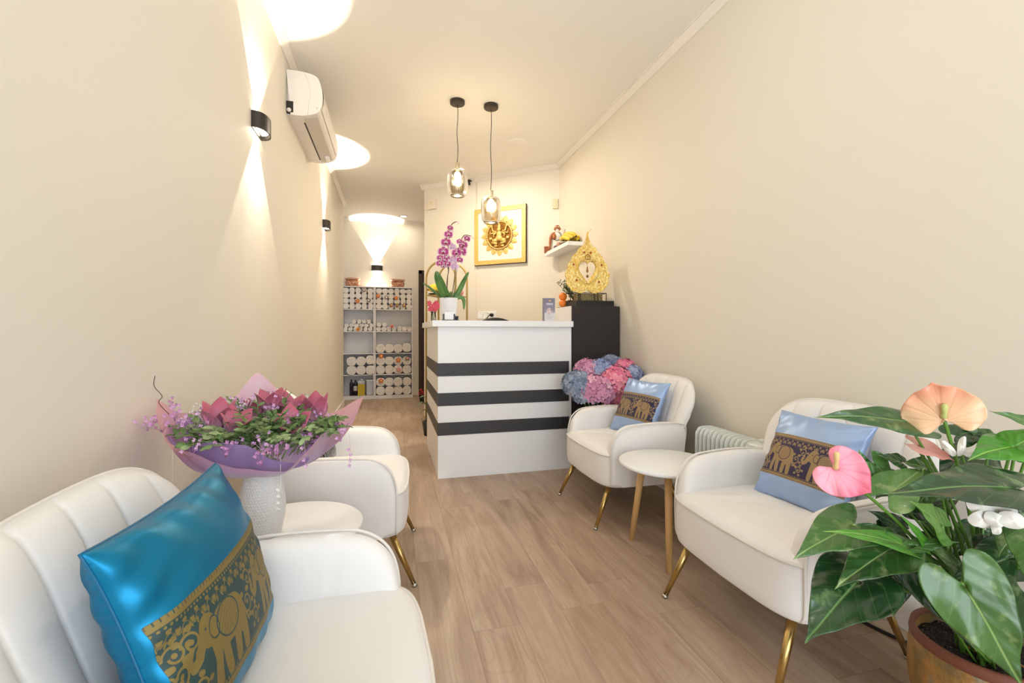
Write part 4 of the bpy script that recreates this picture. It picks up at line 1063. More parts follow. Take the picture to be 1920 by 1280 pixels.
# ================================================================ SIDE TABLES
def table(cx, cy, r, zt, label, a0):
    t = thing('side_table', label, 'table', (cx, cy, 0))
    MB().lathe([(0, zt-.018), (r-.004, zt-.018), (r, zt-.014), (r, zt-.003), (r-.003, zt), (0, zt)], 64).build('tabletop', M_white, t)
    for k in range(3):
        a = a0+2*pi*k/3; b = MB(); b.tube([(.13*cos(a), .13*sin(a), zt-.018), (.2*cos(a), .2*sin(a), 0)], [.019, .0145], 16); b.build('leg', M_wood, t)
        b = MB()
    MB().lathe([(0, zt-.034), (.1, zt-.034), (.1, zt-.018), (0, zt-.018)], 24).build('leg_bracket', M_wood, t)
    return t
table(1.345, 2.025, .235, .465, 'round white side table with wooden legs between the two right armchairs', radians(120))
table(-.335, 1.665, .235, .465, 'round white side table between the two left armchairs, under the white vase', radians(60))

# ================================================================ WHITE VASE AND BOUQUET
def vasemat():
    t = NT('hammered_white_ceramic'); tc = t.n('ShaderNodeTexCoord').outputs['Object']
    sp = t.n('ShaderNodeSeparateXYZ', inp={0: tc}); an = t.math('ARCTAN2', sp.outputs[1], sp.outputs[0])
    rows = t.math('MULTIPLY', sp.outputs[2], 112.); off = t.math('MULTIPLY', t.math('FLOOR', rows), .5)
    fa = t.math('SUBTRACT', t.math('FRACT', t.math('ADD', t.math('MULTIPLY', an, 46/(2*pi)), off)), .5); fz = t.math('SUBTRACT', t.math('FRACT', rows), .5)
    d = t.math('SQRT', t.math('ADD', t.math('MULTIPLY', fa, fa), t.math('MULTIPLY', fz, fz)))
    return t.done(t.bsdf('F1F0F0', .28, 0, t.bump(t.step(d, .1, .6), .5, .003)))
VX, VY, VZ = -.405, 1.62, .4655
t = thing('white_vase', 'white dimpled hourglass vase on the left side table holding the bouquet', 'vase', (VX, VY, VZ))
prof = smooth([(.045, 0, 0), (.054, .006, 0), (.060, .03, 0), (.066, .065, 0), (.067, .10, 0), (.063, .14, 0), (.057, .18, 0), (.0535, .21, 0), (.053, .235, 0)], 5)
MB().lathe([(0, .0)]+[(p.x, p.y) for p in prof]+[(.049, .235), (.048, .2), (.05, .02), (0, .015)], 72).build('vase_body', vasemat(), t)
BX, BY, BZ = VX, VY, .70
def bq(r, f, z): # right, toward back, height
    return Vector((r*.967+f*-.2548*0+f*.0, 0, 0))
fr = Vector((.2548*-1, 0, 0))
RT = Vector((.971, .239, 0)); BKD = Vector((-.239, .971, 0))
t = thing('bouquet', 'big bouquet of pink orchids and greenery in lilac paper, in the white vase', 'bouquet', (BX, BY, BZ))
def rimf(ph, off=0):
    K = [(0, .315, .19), (28, .25, .12), (60, .22, .14), (95, .20, .275), (125, .21, .15), (155, .25, .16), (180, .275, .225), (205, .26, .12), (222, .25, .10), (255, .225, .045), (285, .225, .02), (312, .25, .115), (336, .25, .085), (360, .315, .19)]
    d = (ph/(2*pi)*360+off) % 360
    for i in range(len(K)-1):
        if K[i][0] <= d <= K[i+1][0]:
            f_ = (d-K[i][0])/(K[i+1][0]-K[i][0]); f_ = f_*.5+.5*f_*f_*(3-2*f_); return K[i][1]*(1-f_)+K[i+1][1]*f_, K[i][2]*(1-f_)+K[i+1][2]*f_
    return .25, .12
def papermat(name, stops):
    t = NT(name); p = t.attr(); n = t.noise(9, t.obj(), 2)
    c = t.ramp(t.math('ADD', p[0], t.math('MULTIPLY_ADD', n, .5, -.25)), stops)
    d = t.bsdf(c, .6); tr = t.n('ShaderNodeBsdfTranslucent', inp={0: c}).outputs[0]
    return t.done(t.n('ShaderNodeMixShader', inp={0: .65, 1: d, 2: tr}).outputs[0])
M_pp = papermat('lilac_pink_paper', [(.0, 'FBFAF8'), (.42, 'FBF5FA'), (.62, 'F6DAF6'), (.85, 'FCCCE2'), (1, 'FCCCCE')])
M_pi = papermat('violet_paper', [(.0, 'ECDDF6'), (.4, 'D4BAF2'), (1, 'CBACF0')])
def rimi(ph):
    K = [(0, .24, .10), (60, .2, .12), (110, .2, .16), (180, .26, .13), (215, .24, .095), (238, .235, .115), (260, .225, .10), (276, .215, .05), (295, .21, .025), (330, .21, .05), (360, .24, .10)]
    d = (ph/(2*pi)*360) % 360
    for i in range(len(K)-1):
        if K[i][0] <= d <= K[i+1][0]:
            f_ = (d-K[i][0])/(K[i+1][0]-K[i][0]); return K[i][1]*(1-f_)+K[i+1][1]*f_, K[i][2]*(1-f_)+K[i+1][2]*f_
    return .25, .12
def wrap(nm, mat, sc, off, zo, wob, zmul=1.0, inner=False):
    b = MB()
    def fn(u, v):
        ph = 2*pi*u; R, Z = rimi(ph) if inner else rimf(ph, off); R *= sc; Z *= zmul
        r0 = .052; prof_r = r0+(R-r0)*(v**.62); z = -.015+(Z+.015+zo)*(v**1.9)
        r_ = prof_r*(1+wob*sin(ph*9+v*3)*v*(1-v)*1.2+.02*sin(ph*23)*v*(1-v*.6))
        p = RT*(r_*cos(ph))+BKD*(r_*sin(ph)); return (p.x, p.y, z)
    b.grid(fn, 160, 22, cu=True, at=lambda u, v: (v*.85+.15*sin(2*pi*u*2+1), 0, 0)); return b.build(nm, mat, t, fix=False)
wrap('outer_paper', M_pp, 1.0, 0, 0, .10); wrap('inner_paper', M_pi, .97, 0, .006, .08, 1.0, True)
M_bl = leafmat('bouquet_leaf', '4E6B38', '7E9A5A', .5, 25); M_bl2 = leafmat('bouquet_leaf_pale', '7E9862', 'A3B684', .5, 25)
rb = random.Random(11)
def small_leaf(b, c, dr, nrm, L_, w_):
    dr = dr.normalized(); s_ = dr.cross(nrm); s_ = s_.normalized() if s_.length > .05 else dr.orthogonal().normalized(); nn = s_.cross(dr)
    vs = []; at = []
    for v, ww in ((0, .05), (.2, .7), (.5, 1), (.78, .7), (1, .03)):
        for x in (-1, 0, 1): vs.append(c+dr*(L_*v)+s_*(x*w_*ww)+nn*((abs(x)*.25*w_)-L_*.2*v*v)); at.append((x, v, 0))
    fs = [(3*i+j, 3*i+j+1, 3*i+j+4, 3*i+j+3) for i in range(4) for j in (0, 1)]
    b.add(vs, fs, 0, True, at)
def bpt(r, ph, z): 
    p = RT*(r*cos(ph))+BKD*(r*sin(ph)); return Vector((p.x, p.y, z))
for k in range(98):
    ph = 2*pi*rb.random(); r = .235*sqrt(rb.random()); top = .185-.7*r*r*2+rb.uniform(-.03, .02)
    if k > 44: ph = rb.uniform(-2.7, -.1); r = rb.uniform(.1, .235); top = .16-.7*r*r*1.5+rb.uniform(-.02, .02)
    if r > .17: top = .10+rb.uniform(0, .05)
    base = bpt(r*.55, ph, .03); tip = bpt(r*1.12, ph+rb.uniform(-.3, .3), top)
    b = MB(); path = smooth([base, base.lerp(tip, .5)+Vector((0, 0, .03)), tip], 5); b.tube(path, .0014, 5)
    nl = 11
    for j in range(nl):
        f_ = .25+.75*j/(nl-1); i = f_*(len(path)-1); q = min(int(i), len(path)-2); c = path[q].lerp(path[q+1], i-q); tg = (path[q+1]-path[q]).normalized()
        sd = 1 if j % 2 else -1; sv = tg.cross(Vector((rb.uniform(-.4, .4), rb.uniform(-1, 1), 1))).normalized()*sd
        dr = (tg*.6+sv+Vector((0, 0, rb.uniform(-.1, .5)))).normalized() if j < nl-1 else tg
        small_leaf(b, c, dr, Vector((rb.uniform(-.4, .4), rb.uniform(-.8, 0), 1)).normalized(), rb.uniform(.02, .034), rb.uniform(.006, .0095))
    b.build('leaf_sprig', M_bl if k % 3 else M_bl2, t, fix=False)
# tiny pink blossoms on sprigs
M_pb = plain('tiny_pink_blossom', 'DFAED6', .6); M_pb2 = plain('tiny_rose_blossom', 'CF90BE', .6); M_gyp = plain('white_gypsophila', 'F5F1EE', .6); M_dark = plain('dark_thread', '4B3C34')
def blossom(b, c, r):
    for j in range(4):
        a = 2*pi*j/4+rb.random(); d = Vector((cos(a), -.5, sin(a))); s_ = Vector((-sin(a), 0, cos(a)))
        b.add([c, c+d*r*.6+s_*r*.5, c+d*r*1.1, c+d*r*.6-s_*r*.5], [(0, 1, 2, 3)], 0, False)
for k in range(44):
    ph = 2*pi*rb.random(); r = rb.uniform(.05, .27); z = .185-.5*r*r*3+rb.uniform(-.02, .03)
    if k < 7: ph = pi+rb.uniform(-.4, .5); r = rb.uniform(.2, .30); z = .14+rb.uniform(0, .06)
    if 7 <= k < 15: ph = -pi/2+rb.uniform(-.5, .9); r = rb.uniform(.17, .23); z = .07+rb.uniform(0, .05)
    c0 = bpt(r, ph, z); b = MB()
    for q in range(7):
        c = c0+Vector((rb.uniform(-.024, .024), rb.uniform(-.024, .024), rb.uniform(-.02, .02))); blossom(b, c, .0056)
        b.tube([c0-Vector((0, 0, .03)), c], .0006, 3)
    b.build('blossom_sprig', M_pb if k % 2 else M_pb2, t, fix=False)
for k in range(12):
    ph = rb.uniform(-.3, pi+.3); r = rb.uniform(.03, .2); c0 = bpt(r, ph, .185-.8*r*r+rb.uniform(-.01, .02)); b = MB()
    for q in range(12):
        c = c0+Vector((rb.uniform(-.035, .035), rb.uniform(-.03, .03), rb.uniform(-.02, .025))); b.ell(c, (.0032, .0032, .0028), 4); b.tube([c0-Vector((0, 0, .04)), c], .0005, 3)
    b.build('gypsophila_sprig', M_gyp, t, fix=False)
# big pink orchids
def cymmat():
    t = NT('cymbidium_petal'); p = t.attr(); n = t.noise(30, t.obj(), 3)
    c = t.ramp(t.math('ADD', p[1], t.math('MULTIPLY', n, .3)), [(.1, 'EBC8D6'), (.4, 'D995B0'), (.75, 'C26882'), (1, 'B8566C')])
    st = t.math('MULTIPLY', t.step(t.math('SINE', t.math('MULTIPLY', p[0], 22)), .2, 1), .18); c = t.mix(st, c, '8C2B48')
    return t.done(t.bsdf(c, .5, 0, None, Sheen_Weight=.2))
M_cym = cymmat()
def cymb(c, R, tilt, az, spread, n=5):
    e = bpy.data.objects.new('orchid_bloom', None); C.objects.link(e); e.parent = t; e.location = c; e.rotation_euler = (tilt, 0, az)
    for k in range(n):
        a = 2*pi*k/n+.3; sp_ = spread*rb.uniform(.75, 1.15); b = MB()
        def fn(u, v):
            x = (2*u-1); w_ = R*.36*(sin(pi*(.10+.89*v**.85)))**.9; L_ = R*v
            rad = .006+L_*sin(sp_*(.35+.65*v)); z = L_*cos(sp_*(.35+.65*v)*.9); rad -= x*x*w_*.5*-1*.4
            return (rad*cos(a)-x*w_*sin(a), rad*sin(a)+x*w_*cos(a), z)
        b.grid(fn, 8, 10, at=lambda u, v: (2*u-1, v, 0)); o_ = b.build('petal', M_cym, e); m = o_.modifiers.new('s', 'SOLIDIFY'); m.thickness = .0012
    b = MB(); b.ell((0, 0, R*.2), (R*.12, R*.12, R*.2), 8); b.build('flower_lip', M_pb2, e)
for (r, f_, z, R, tl, az, s_) in ((-.115, -.06, .135, .088, .25, .2, .5), (-.075, -.10, .125, .075, .5, .8, .55), (.03, .03, .155, .085, .1, -.3, .6), (.07, .02, .14, .08, .3, .4, .7), (.075, -.08, .105, .085, .7, .3, .75), (.155, .0, .12, .098, .15, .1, .42), (-.03, .05, .14, .07, .2, 2, .6)):
    p = RT*r+BKD*f_; cymb((p.x, p.y, z), R, tl, az, s_)
# trailing strings with tiny blossoms, curly twig
for r, f_, z0, z1 in ((-.215, -.14, .10, -.05), (.045, -.19, .06, -.09), (.25, -.10, .09, -.02), (.0, -.17, .11, .03), (.11, -.18, .09, .02)):
    p = RT*r+BKD*f_; b = MB(); b.tube([(p.x, p.y, z0), (p.x+.004, p.y-.01, (z0+z1)/2), (p.x, p.y, z1)], .0007, 4)
    for q in range(4): blossom(b, Vector((p.x+rb.uniform(-.006, .006), p.y-.004, z1+.018*q)), .006)
    b.build('trailing_string', M_pb if z1 > -.04 else M_gyp, t, fix=False)
p = RT*-.24; b = MB(); b.tube(smooth([p+Vector((0, 0, .17)), p+Vector((-.03, 0, .21)), p+Vector((-.022, 0, .23)), p+Vector((-.042, 0, .26)), p+Vector((-.04, 0, .29))], 5), .0012, 5); b.build('curly_twig', M_stem, t)

# ================================================================ HYDRANGEAS IN A BLACK POT
t = thing('hydrangea_arrangement', 'large pink, mauve and blue hydrangea bunch in a black pot behind the right rear armchair', 'flowers', (1.60, 3.22, 0))
MB().lathe([(0, 0), (.10, 0), (.15, .06), (.17, .16), (.165, .24), (.14, .30), (.13, .30), (.15, .22), (0, .2)], 40).build('pot', M_blackp, t)
def hydmat(name, stops):
    t = NT(name); p = t.attr(); c = t.ramp(p[0], stops); return t.done(t.bsdf(c, .6, 0, None, Sheen_Weight=.2))
HYD = {'pink': hydmat('pink_floret', [(0, 'D9628F'), (.35, 'F07FA3'), (.7, 'F8A3B6'), (1, 'F9BEB4')]), 'mauve': hydmat('mauve_floret', [(0, 'C07AA2'), (.4, 'E09BBD'), (.75, 'EDB8CD'), (1, 'F4D2DA')]),
  'blue': hydmat('blue_floret', [(0, '7480B4'), (.4, '95A4CC'), (.75, 'B0BCD6'), (1, 'CACEE2')]), 'slate': hydmat('slate_floret', [(0, '6A7798'), (.4, '8C9BB6'), (.8, 'AAB4C8'), (1, 'C0C6D4')])}
rh = random.Random(21)
def hydrangea(c, R, kind, n=150):
    b = MB(); c = Vector(c); ga = pi*(3-sqrt(5))
    for k in range(n):
        z = 1-2*(k+.5)/n
        if z < -.55: continue
        rr_ = sqrt(1-z*z); d = Vector((rr_*cos(ga*k), rr_*sin(ga*k), z)); q = d.to_track_quat('Z', 'Y').to_matrix() @ Matrix.Rotation(rh.random()*6, 3, 'Z')
        pc = c+Vector((d.x*R, d.y*R, d.z*R*.88))*(1+rh.uniform(-.12, .08)); s_ = R*rh.uniform(.19, .27); cv = rh.random()
        for j in range(4):
            a = pi/2*j; e = Vector((cos(a), sin(a), 0)); f_ = Vector((-sin(a), cos(a), 0))
            loc = [Vector((0, 0, 0)), e*.45+f_*.42+Vector((0, 0, .12)), e*.95+f_*.34+Vector((0, 0, .22)), e*1.12+Vector((0, 0, .16)), e*.95-f_*.34+Vector((0, 0, .22)), e*.45-f_*.42+Vector((0, 0, .12)), e*.6+Vector((0, 0, .02))]
            col_ = min(1, max(0, cv*.8+rh.uniform(-.1, .2)))
            b.add([pc+q @ (v*s_) for v in loc], [(0, 1, 6), (1, 2, 6), (2, 3, 6), (3, 4, 6), (4, 5, 6), (5, 0, 6)], 0, False, [(col_*.9, 0, 0)]+[(col_, 0, 0)]*5+[(col_*.8, 0, 0)])
    return b.build('flower_head', HYD[kind], t, fix=False)
M_hl = leafmat('hydrangea_leaf', '26361F', '3C5230', .45)
HD = [(-.25, -.04, .72, .115, 'slate'), (-.13, -.10, .68, .135, 'mauve'), (.03, -.09, .74, .13, 'pink'), (-.12, .05, .81, .11, 'mauve'), (-.04, .0, .82, .10, 'blue'), (.08, .07, .86, .085, 'slate'), (.15, .0, .82, .10, 'pink'), (.175, -.08, .79, .085, 'blue'), (-.20, -.08, .65, .10, 'slate'), (.05, -.09, .63, .1, 'pink')]
for x, y, z, R, k in HD:
    hydrangea((x, y, z), R, k)
    MB().tube(smooth([(x*.15, y*.15, .22), (x*.5, y*.5, .45), (x, y, z-.3*R)], 5), .0055, 7).build('stem', M_hl, t)
for pts, w_ in (([(0, -.05, .3), (-.08, -.15, .5), (-.18, -.2, .52)], .05), ([(0, -.05, .3), (.05, -.15, .45), (.02, -.22, .55)], .045), ([(0, 0, .3), (-.15, -.02, .5), (-.26, -.05, .54)], .045), ([(0, 0, .3), (.08, -.1, .5), (.16, -.16, .55)], .04), ([(0, -.06, .4), (-.05, -.14, .56), (-.12, -.2, .54)], .04)):
    strap_leaf(pts, w_, 'leaf', t, M_hl)

# ================================================================ OIL RADIATOR
M_rad = plain('radiator_enamel', 'DDE3DF', .35)
t = thing('oil_radiator', 'white finned oil radiator against the right wall between the armchairs', 'radiator', (1.70, 1.775, 0))
def finprof():
    return [(p.x, p.y) for p in smooth([(.035, .10, 0), (.0, .12, 0), (-.005, .2, 0), (-.005, .5, 0), (.004, .55, 0), (.03, .572, 0), (.11, .572, 0), (.136, .55, 0), (.145, .5, 0), (.145, .2, 0), (.14, .12, 0), (.105, .1, 0)], 4)]
fp = finprof()
for k in range(12):
    y0 = .103+.0345*k; b = MB()
    cx, cz = .07, .335
    rings = [(.80, .0), (.93, .002), (.985, .006), (1.0, .010), (.985, .015), (.93, .019), (.80, .021)]
    n_ = len(fp); vs = [(cx+(x-cx)*s_, y0+dy, cz+(z-cz)*(1-(1-s_)*.35)) for s_, dy in rings for x, z in fp]
    fs = [(i*n_+j, i*n_+(j+1) % n_, (i+1)*n_+(j+1) % n_, (i+1)*n_+j) for i in range(len(rings)-1) for j in range(n_)]
    fs += [tuple(range(n_)), tuple((len(rings)-1)*n_+j for j in range(n_))]
    b.add(vs, fs); b.build('fin', M_rad, t)
MB().box(-.005, .145, 0, .10, .12, .575).build('control_box', M_rad, t, bevel=.015)
b = MB(); b.tube([(.07, .02, .575), (.07, .02, .59)], .018, 16); b.tube([(.07, .07, .575), (.07, .07, .59)], .018, 16); b.build('knob', M_white2, t)
b = MB(); b.tube([(.07, .1, .5), (.07, .49, .5)], .012, 8); b.tube([(.07, .1, .18), (.07, .49, .18)], .012, 8); b.build('connecting_pipe', M_rad, t)
b = MB()
for y in (.06, .44):
    b.box(-.02, .155, y-.02, y+.02, .05, .12)
b.build('foot_bracket', M_rad, t, bevel=.004)
for y in (.06, .44):
    for x in (-.012, .148): MB().lathe([(0, 0), (.02, 0), (.02, .02), (.0, .05)], 14, (x, y, 0)).build('caster', M_white2, t)
t2 = t
cd = (MB().tube(smooth([(1.72, 1.775, .14), (1.74, 1.70, .02), (1.74, 1.40, .008), (1.79, 1.18, .008), (1.84, 1.12, .008), (1.83, .95, .008), (1.80, .6, .008)], 8), .006, 8).build('power_cord', M_black, t2, loc=(-1.70, -1.775, 0))); cd['label'] = 'black power cord'

# ================================================================ ANTHURIUM
def potmat():
    t = NT('aged_ochre_pot'); v = t.obj(); n = t.noise(9, v, 5); n2 = t.noise(70, v, 4)
    c = t.ramp(n, [(.36, '6E5F42'), (.46, '94743F'), (.53, 'B07F42'), (.60, '88846A')]); c = t.mix(t.math('MULTIPLY', t.step(n2, .5, .7), .25), c, '6B4A2C')
    return t.done(t.bsdf(c, .5, .15, t.bump(t.math('ADD', n2, n), .7, .006)))
PX, PY, PZ = 1.50, .83, .31
t = thing('anthurium', 'anthurium with peach and pink flowers in an ochre pot at the lower right', 'potted plant', (PX, PY, 0))
MB().lathe([(0, 0), (.105, 0), (.125, .03), (.148, .12), (.157, .19), (.156, .25), (.150, .30), (.143, .31), (.138, .30), (.14, .27), (0, .26)], 64).build('pot', potmat(), t)
MB().lathe([(.1375, .302), (.141, .314), (.150, .312), (.1535, .295), (.1525, .288)], 64, caps=False).build('pot_rim', plain('terracotta_rim', '74402C', .65, 0, 80, .3, .002), t)
def soilmat():
    t = NT('potting_soil'); v = t.obj(); n = t.noise(180, v, 3); c = t.ramp(n, [(.4, '140E0B'), (.6, '2E211A'), (.72, '8C7A66')]); return t.done(t.bsdf(c, .95, 0, t.bump(n, 1, .01)))
b = MB(); b.grid(lambda u, v: (.139*v*cos(2*pi*u), .139*v*sin(2*pi*u), .275+.012*noise.noise(Vector((v*6*cos(2*pi*u), v*6*sin(2*pi*u), 1)))), 48, 14, cu=True)
tag(b.build('soil', soilmat(), t), kind='stuff')
LEAVES = [
 ((1.091, 0.85, 0.514), (0.883, 0.801, 0.455), 0.086, 'd'),
 ((1.188, 0.845, 0.582), (1.006, 0.831, 0.541), 0.064, 'm'),
 ((1.118, 0.884, 0.633), (0.93, 0.872, 0.6), 0.065, 'm'),
 ((1.244, 0.831, 0.585), (0.994, 0.814, 0.691), 0.034, 'l'),
 ((1.268, 0.855, 0.89), (1.036, 0.885, 0.938), 0.045, 'm'),
 ((1.303, 0.67, 0.782), (0.991, 0.69, 0.828), 0.067, 'd'),
 ((1.22, 0.713, 0.56), (1.269, 0.627, 0.378), 0.084, 'm'),
 ((1.288, 0.798, 0.649), (1.211, 0.798, 0.718), 0.046, 'l'),
 ((1.23, 0.875, 0.706), (1.318, 0.852, 0.784), 0.057, 'p'),
 ((1.255, 0.931, 0.764), (1.302, 0.898, 0.706), 0.037, 'p'),
 ((1.428, 0.741, 0.846), (1.302, 0.743, 0.843), 0.053, 'b'),
 ((1.45, 0.704, 0.9), (1.357, 0.728, 0.945), 0.020, 'm'),
 ((1.244, 0.831, 0.532), (1.305, 0.721, 0.386), 0.048, 'd'),
 ((1.398, 0.728, 0.592), (1.257, 0.765, 0.543), 0.055, 'd'),
 ((1.296, 0.641, 0.709), (1.285, 0.644, 0.586), 0.045, 'm'),
 ((1.259, 0.868, 0.502), (1.214, 0.859, 0.401), 0.035, 'd'),
 ((1.302, 0.898, 0.6), (1.234, 0.916, 0.65), 0.034, 'd'),
 ((1.385, 0.824, 0.859), (1.465, 0.803, 0.879), 0.038, 'd'),
 ((1.302, 0.898, 0.776), (1.25, 0.911, 0.798), 0.024, 'm'),
 ((1.234, 0.812, 0.602), (1.307, 0.772, 0.627), 0.018, 'm'),
 ((1.25, 0.808, 0.608), (1.184, 0.805, 0.684), 0.015, 'b'),
 ((1.433, 0.739, 0.846), (1.462, 0.701, 0.9), 0.043, 'b'),
 ((1.484, 0.871, 0.786), (1.398, 0.873, 0.728), 0.043, 'd'),
 ((1.432, 0.781, 0.609), (1.489, 0.766, 0.523), 0.047, 'd'),
 ((1.371, 0.88, 0.643), (1.453, 0.858, 0.685), 0.034, 'd'),
 ((1.248, 0.912, 0.586), (1.302, 0.898, 0.53), 0.037, 'd'),
 ((1.353, 0.678, 0.534), (1.392, 0.667, 0.369), 0.040, 'd'),
 ((1.275, 0.946, 0.707), (1.24, 0.956, 0.795), 0.029, 'l'),
 ((1.36, 0.924, 0.656), (1.435, 0.883, 0.613), 0.049, 'd'),
 ((1.303, 0.939, 0.554), (1.227, 0.938, 0.491), 0.049, 'd'),
 ((1.393, 0.894, 0.577), (1.477, 0.872, 0.499), 0.043, 'd'),
 ((1.571, 0.868, 0.744), (1.642, 0.85, 0.671), 0.058, 'd'),
 ((1.432, 0.926, 0.7), (1.511, 0.905, 0.649), 0.044, 'd'),
 ((1.359, 0.904, 0.52), (1.377, 0.878, 0.431), 0.037, 'd'),
 ((1.543, 0.876, 0.569), (1.456, 0.878, 0.52), 0.043, 'd'),
 ((1.353, 0.946, 0.708), (1.296, 0.962, 0.663), 0.039, 'd'),
 ((1.628, 0.853, 0.627), (1.571, 0.868, 0.554), 0.044, 'd'),
 ((1.351, 0.843, 0.734), (1.281, 0.852, 0.683), 0.043, 'm'),
 ((1.438, 0.8, 0.707), (1.38, 0.815, 0.74), 0.046, 'b'),
 ((1.343, 0.804, 0.543), (1.263, 0.805, 0.605), 0.034, 'm'),
 ((1.458, 0.774, 0.49), (1.407, 0.788, 0.543), 0.045, 'd'),
 ((1.383, 0.711, 0.658), (1.342, 0.722, 0.609), 0.037, 'm'),
 ((1.458, 0.795, 0.841), (1.406, 0.808, 0.881), 0.035, 'm'),
 ((1.354, 0.863, 0.762), (1.283, 0.872, 0.79), 0.036, 'm'),
 ((1.234, 0.895, 0.526), (1.259, 0.868, 0.44), 0.041, 'd'),
]
SPATHES = [
 ((1.02, 0.848, 0.795), (1.061, 0.796, 0.753), 0.060, 'K'),
 ((1.293, 0.797, 0.913), (1.264, 0.804, 0.998), 0.078, 'P'),
 ((1.301, 0.857, 0.829), (1.343, 0.804, 0.809), 0.035, 'Q'),
]

def anthmat(name, c1, c2, vein, rough=.24, glare_spot=None):
    t = NT(name); p = t.attr(); n = t.noise(6, t.obj(), 3); n2 = t.noise(26, t.obj(), 4)
    c = t.mix(t.step(n, .35, .68), c1, c2)
    if glare_spot: c = t.mix(t.math('MULTIPLY', t.step(n2, .56, .72), .6), c, glare_spot)  # pale variegation patches, also painting glare reflections into the leaf colour
    ax = t.math('ABSOLUTE', p[0])
    mid = t.math('SUBTRACT', 1.0, t.step(ax, .0, .045))
    s_ = t.math('SINE', t.math('MULTIPLY', t.math('SUBTRACT', p[1], t.math('MULTIPLY', t.math('POWER', ax, .8), .55)), 26)); lat = t.math('MULTIPLY', t.step(s_, .96, 1.0), .13)
    c = t.mix(t.math('MAXIMUM', t.math('MULTIPLY', mid, .75), lat), c, vein)
    hb = t.math('ADD', t.math('MULTIPLY', s_, .5), t.math('MULTIPLY', mid, -1.2)); hb = t.math('ADD', hb, t.math('MULTIPLY', n2, .6))
    return t.done(t.bsdf(c, rough, 0, t.bump(hb, .28, .004), Coat_Weight=.35, Coat_Roughness=.12))
AM = {'d': anthmat('anthurium_leaf_dark', '163619', '264F24', '6E9A54', .26, '6F8F58'), 'm': anthmat('anthurium_leaf_mid', '2A5024', '456F30', '9AB86A', .28, '93A66A'), 'l': anthmat('anthurium_leaf_light', '437F2C', '64993C', 'A8C56A', .35),
 'p': anthmat('anthurium_leaf_pale', '50803A', '6F9A50', 'B8CC8A', .32, 'B6BE86'), 'b': anthmat('anthurium_leaf_bright', '38781C', '4C9026', 'A6D060', .3),
 'K': anthmat('pink_spathe', 'EE7B92', 'F59AAA', 'F8B0B8', .4), 'P': anthmat('peach_spathe', 'F0AD92', 'F4C5A2', 'E8977C', .4), 'Q': anthmat('salmon_spathe', 'F09C94', 'F4AEA0', 'F6C0B0', .4)}
HO = smooth([(-.03, 0, 0), (-.12, .14, 0), (-.26, .34, 0), (-.31, .60, 0), (-.22, .86, 0), (-.03, .98, 0), (.18, .90, 0), (.40, .70, 0), (.62, .43, 0), (.80, .20, 0), (.93, .05, 0), (1.0, 0, 0)], 4)
HF = smooth([(-.03, 0, 0), (-.18, .12, 0), (-.38, .36, 0), (-.38, .66, 0), (-.18, .92, 0), (.12, 1.0, 0), (.42, .90, 0), (.67, .66, 0), (.86, .36, 0), (.96, .11, 0), (1.04, 0, 0)], 4)
def spathemat(name, c1, c2, c3):
    t = NT(name); p = t.attr(); n = t.noise(5, t.obj(), 3); n2 = t.noise(60, t.obj(), 3)
    c = t.mix(t.step(n, .35, .68), c1, c2); tip = t.step(p[1], .1, 1.0); c = t.mix(t.math('MULTIPLY', tip, .8), c, c3)
    an = t.math('ARCTAN2', t.math('ABSOLUTE', p[0]), t.math('ADD', p[1], .12)); s_ = t.math('SINE', t.math('MULTIPLY', an, 15)); rb_ = t.step(s_, .5, 1.0)
    c = t.mix(t.math('MULTIPLY', t.step(s_, .8, 1.0), .12), c, tuple(x*.78 for x in hexc(c3)))
    return t.done(t.bsdf(c, .38, 0, t.bump(t.math('ADD', t.math('MULTIPLY', rb_, -1.0), t.math('MULTIPLY', n2, .7)), .25, .003), Coat_Weight=.2, Coat_Roughness=.2))
AM['P'] = spathemat('peach_spathe', 'F4BE94', 'F3CBA0', 'F0957A'); AM['Q'] = spathemat('salmon_spathe', 'F4A79C', 'F6B8A8', 'F09488'); AM['K'] = spathemat('pink_spathe', 'F28CA0', 'F6A2B2', 'EA6484')
def heart(B, T, Wd, mat, name, par, nh=None, fold=.22, curl=.18, seed=0, HO=HO):
    B = Vector(B)-par.location; T = Vector(T)-par.location; cm = Vector((0, 0, 1.12))-par.location
    ax = T-B; L_ = ax.length; ax.normalize(); vn = (cm-B).normalized()*.75+Vector((0, 0, .55))
    if nh: vn = Vector(nh)
    s_ = vn.cross(ax).normalized(); nn = ax.cross(s_).normalized()
    if nn.dot(vn) < 0: nn = -nn
    pts = [(p.x, p.y) for p in HO]; full = pts+[(x, -y) for x, y in reversed(pts[1:-1])]; n_ = len(full); b = MB(); rs = [0.02, .15, .3, .45, .6, .75, .88, .96, 1.0]
    vs = []; at = []
    for r in rs:
        for x, y in full:
            X = x*r; Y = y*r
            z = fold*abs(Y)**1.0*Wd*(1 if r < .9 else 1)-curl*L_*max(0, X)**2-.10*Wd*Y*Y*2+.07*Wd*sin(seed+X*8+Y*5)*r*r+.045*Wd*sin(seed*2+X*3-abs(Y)*11)*r*r*r
            vs.append(B+ax*(X*L_)+s_*(Y*Wd)+nn*z); at.append((Y, X, 0))
    fs = [(i*n_+j, i*n_+(j+1) % n_, (i+1)*n_+(j+1) % n_, (i+1)*n_+j) for i in range(len(rs)-1) for j in range(n_)]
    fs.append(tuple(range(n_)))
    b.add(vs, fs, 0, True, at); o_ = b.build(name, mat, par, fix=False)
    m = o_.modifiers.new('s', 'SOLIDIFY'); m.thickness = .0012; return o_, nn
M_pet = plain('petiole_green', '5E8A34', .4)
rl = random.Random(4)
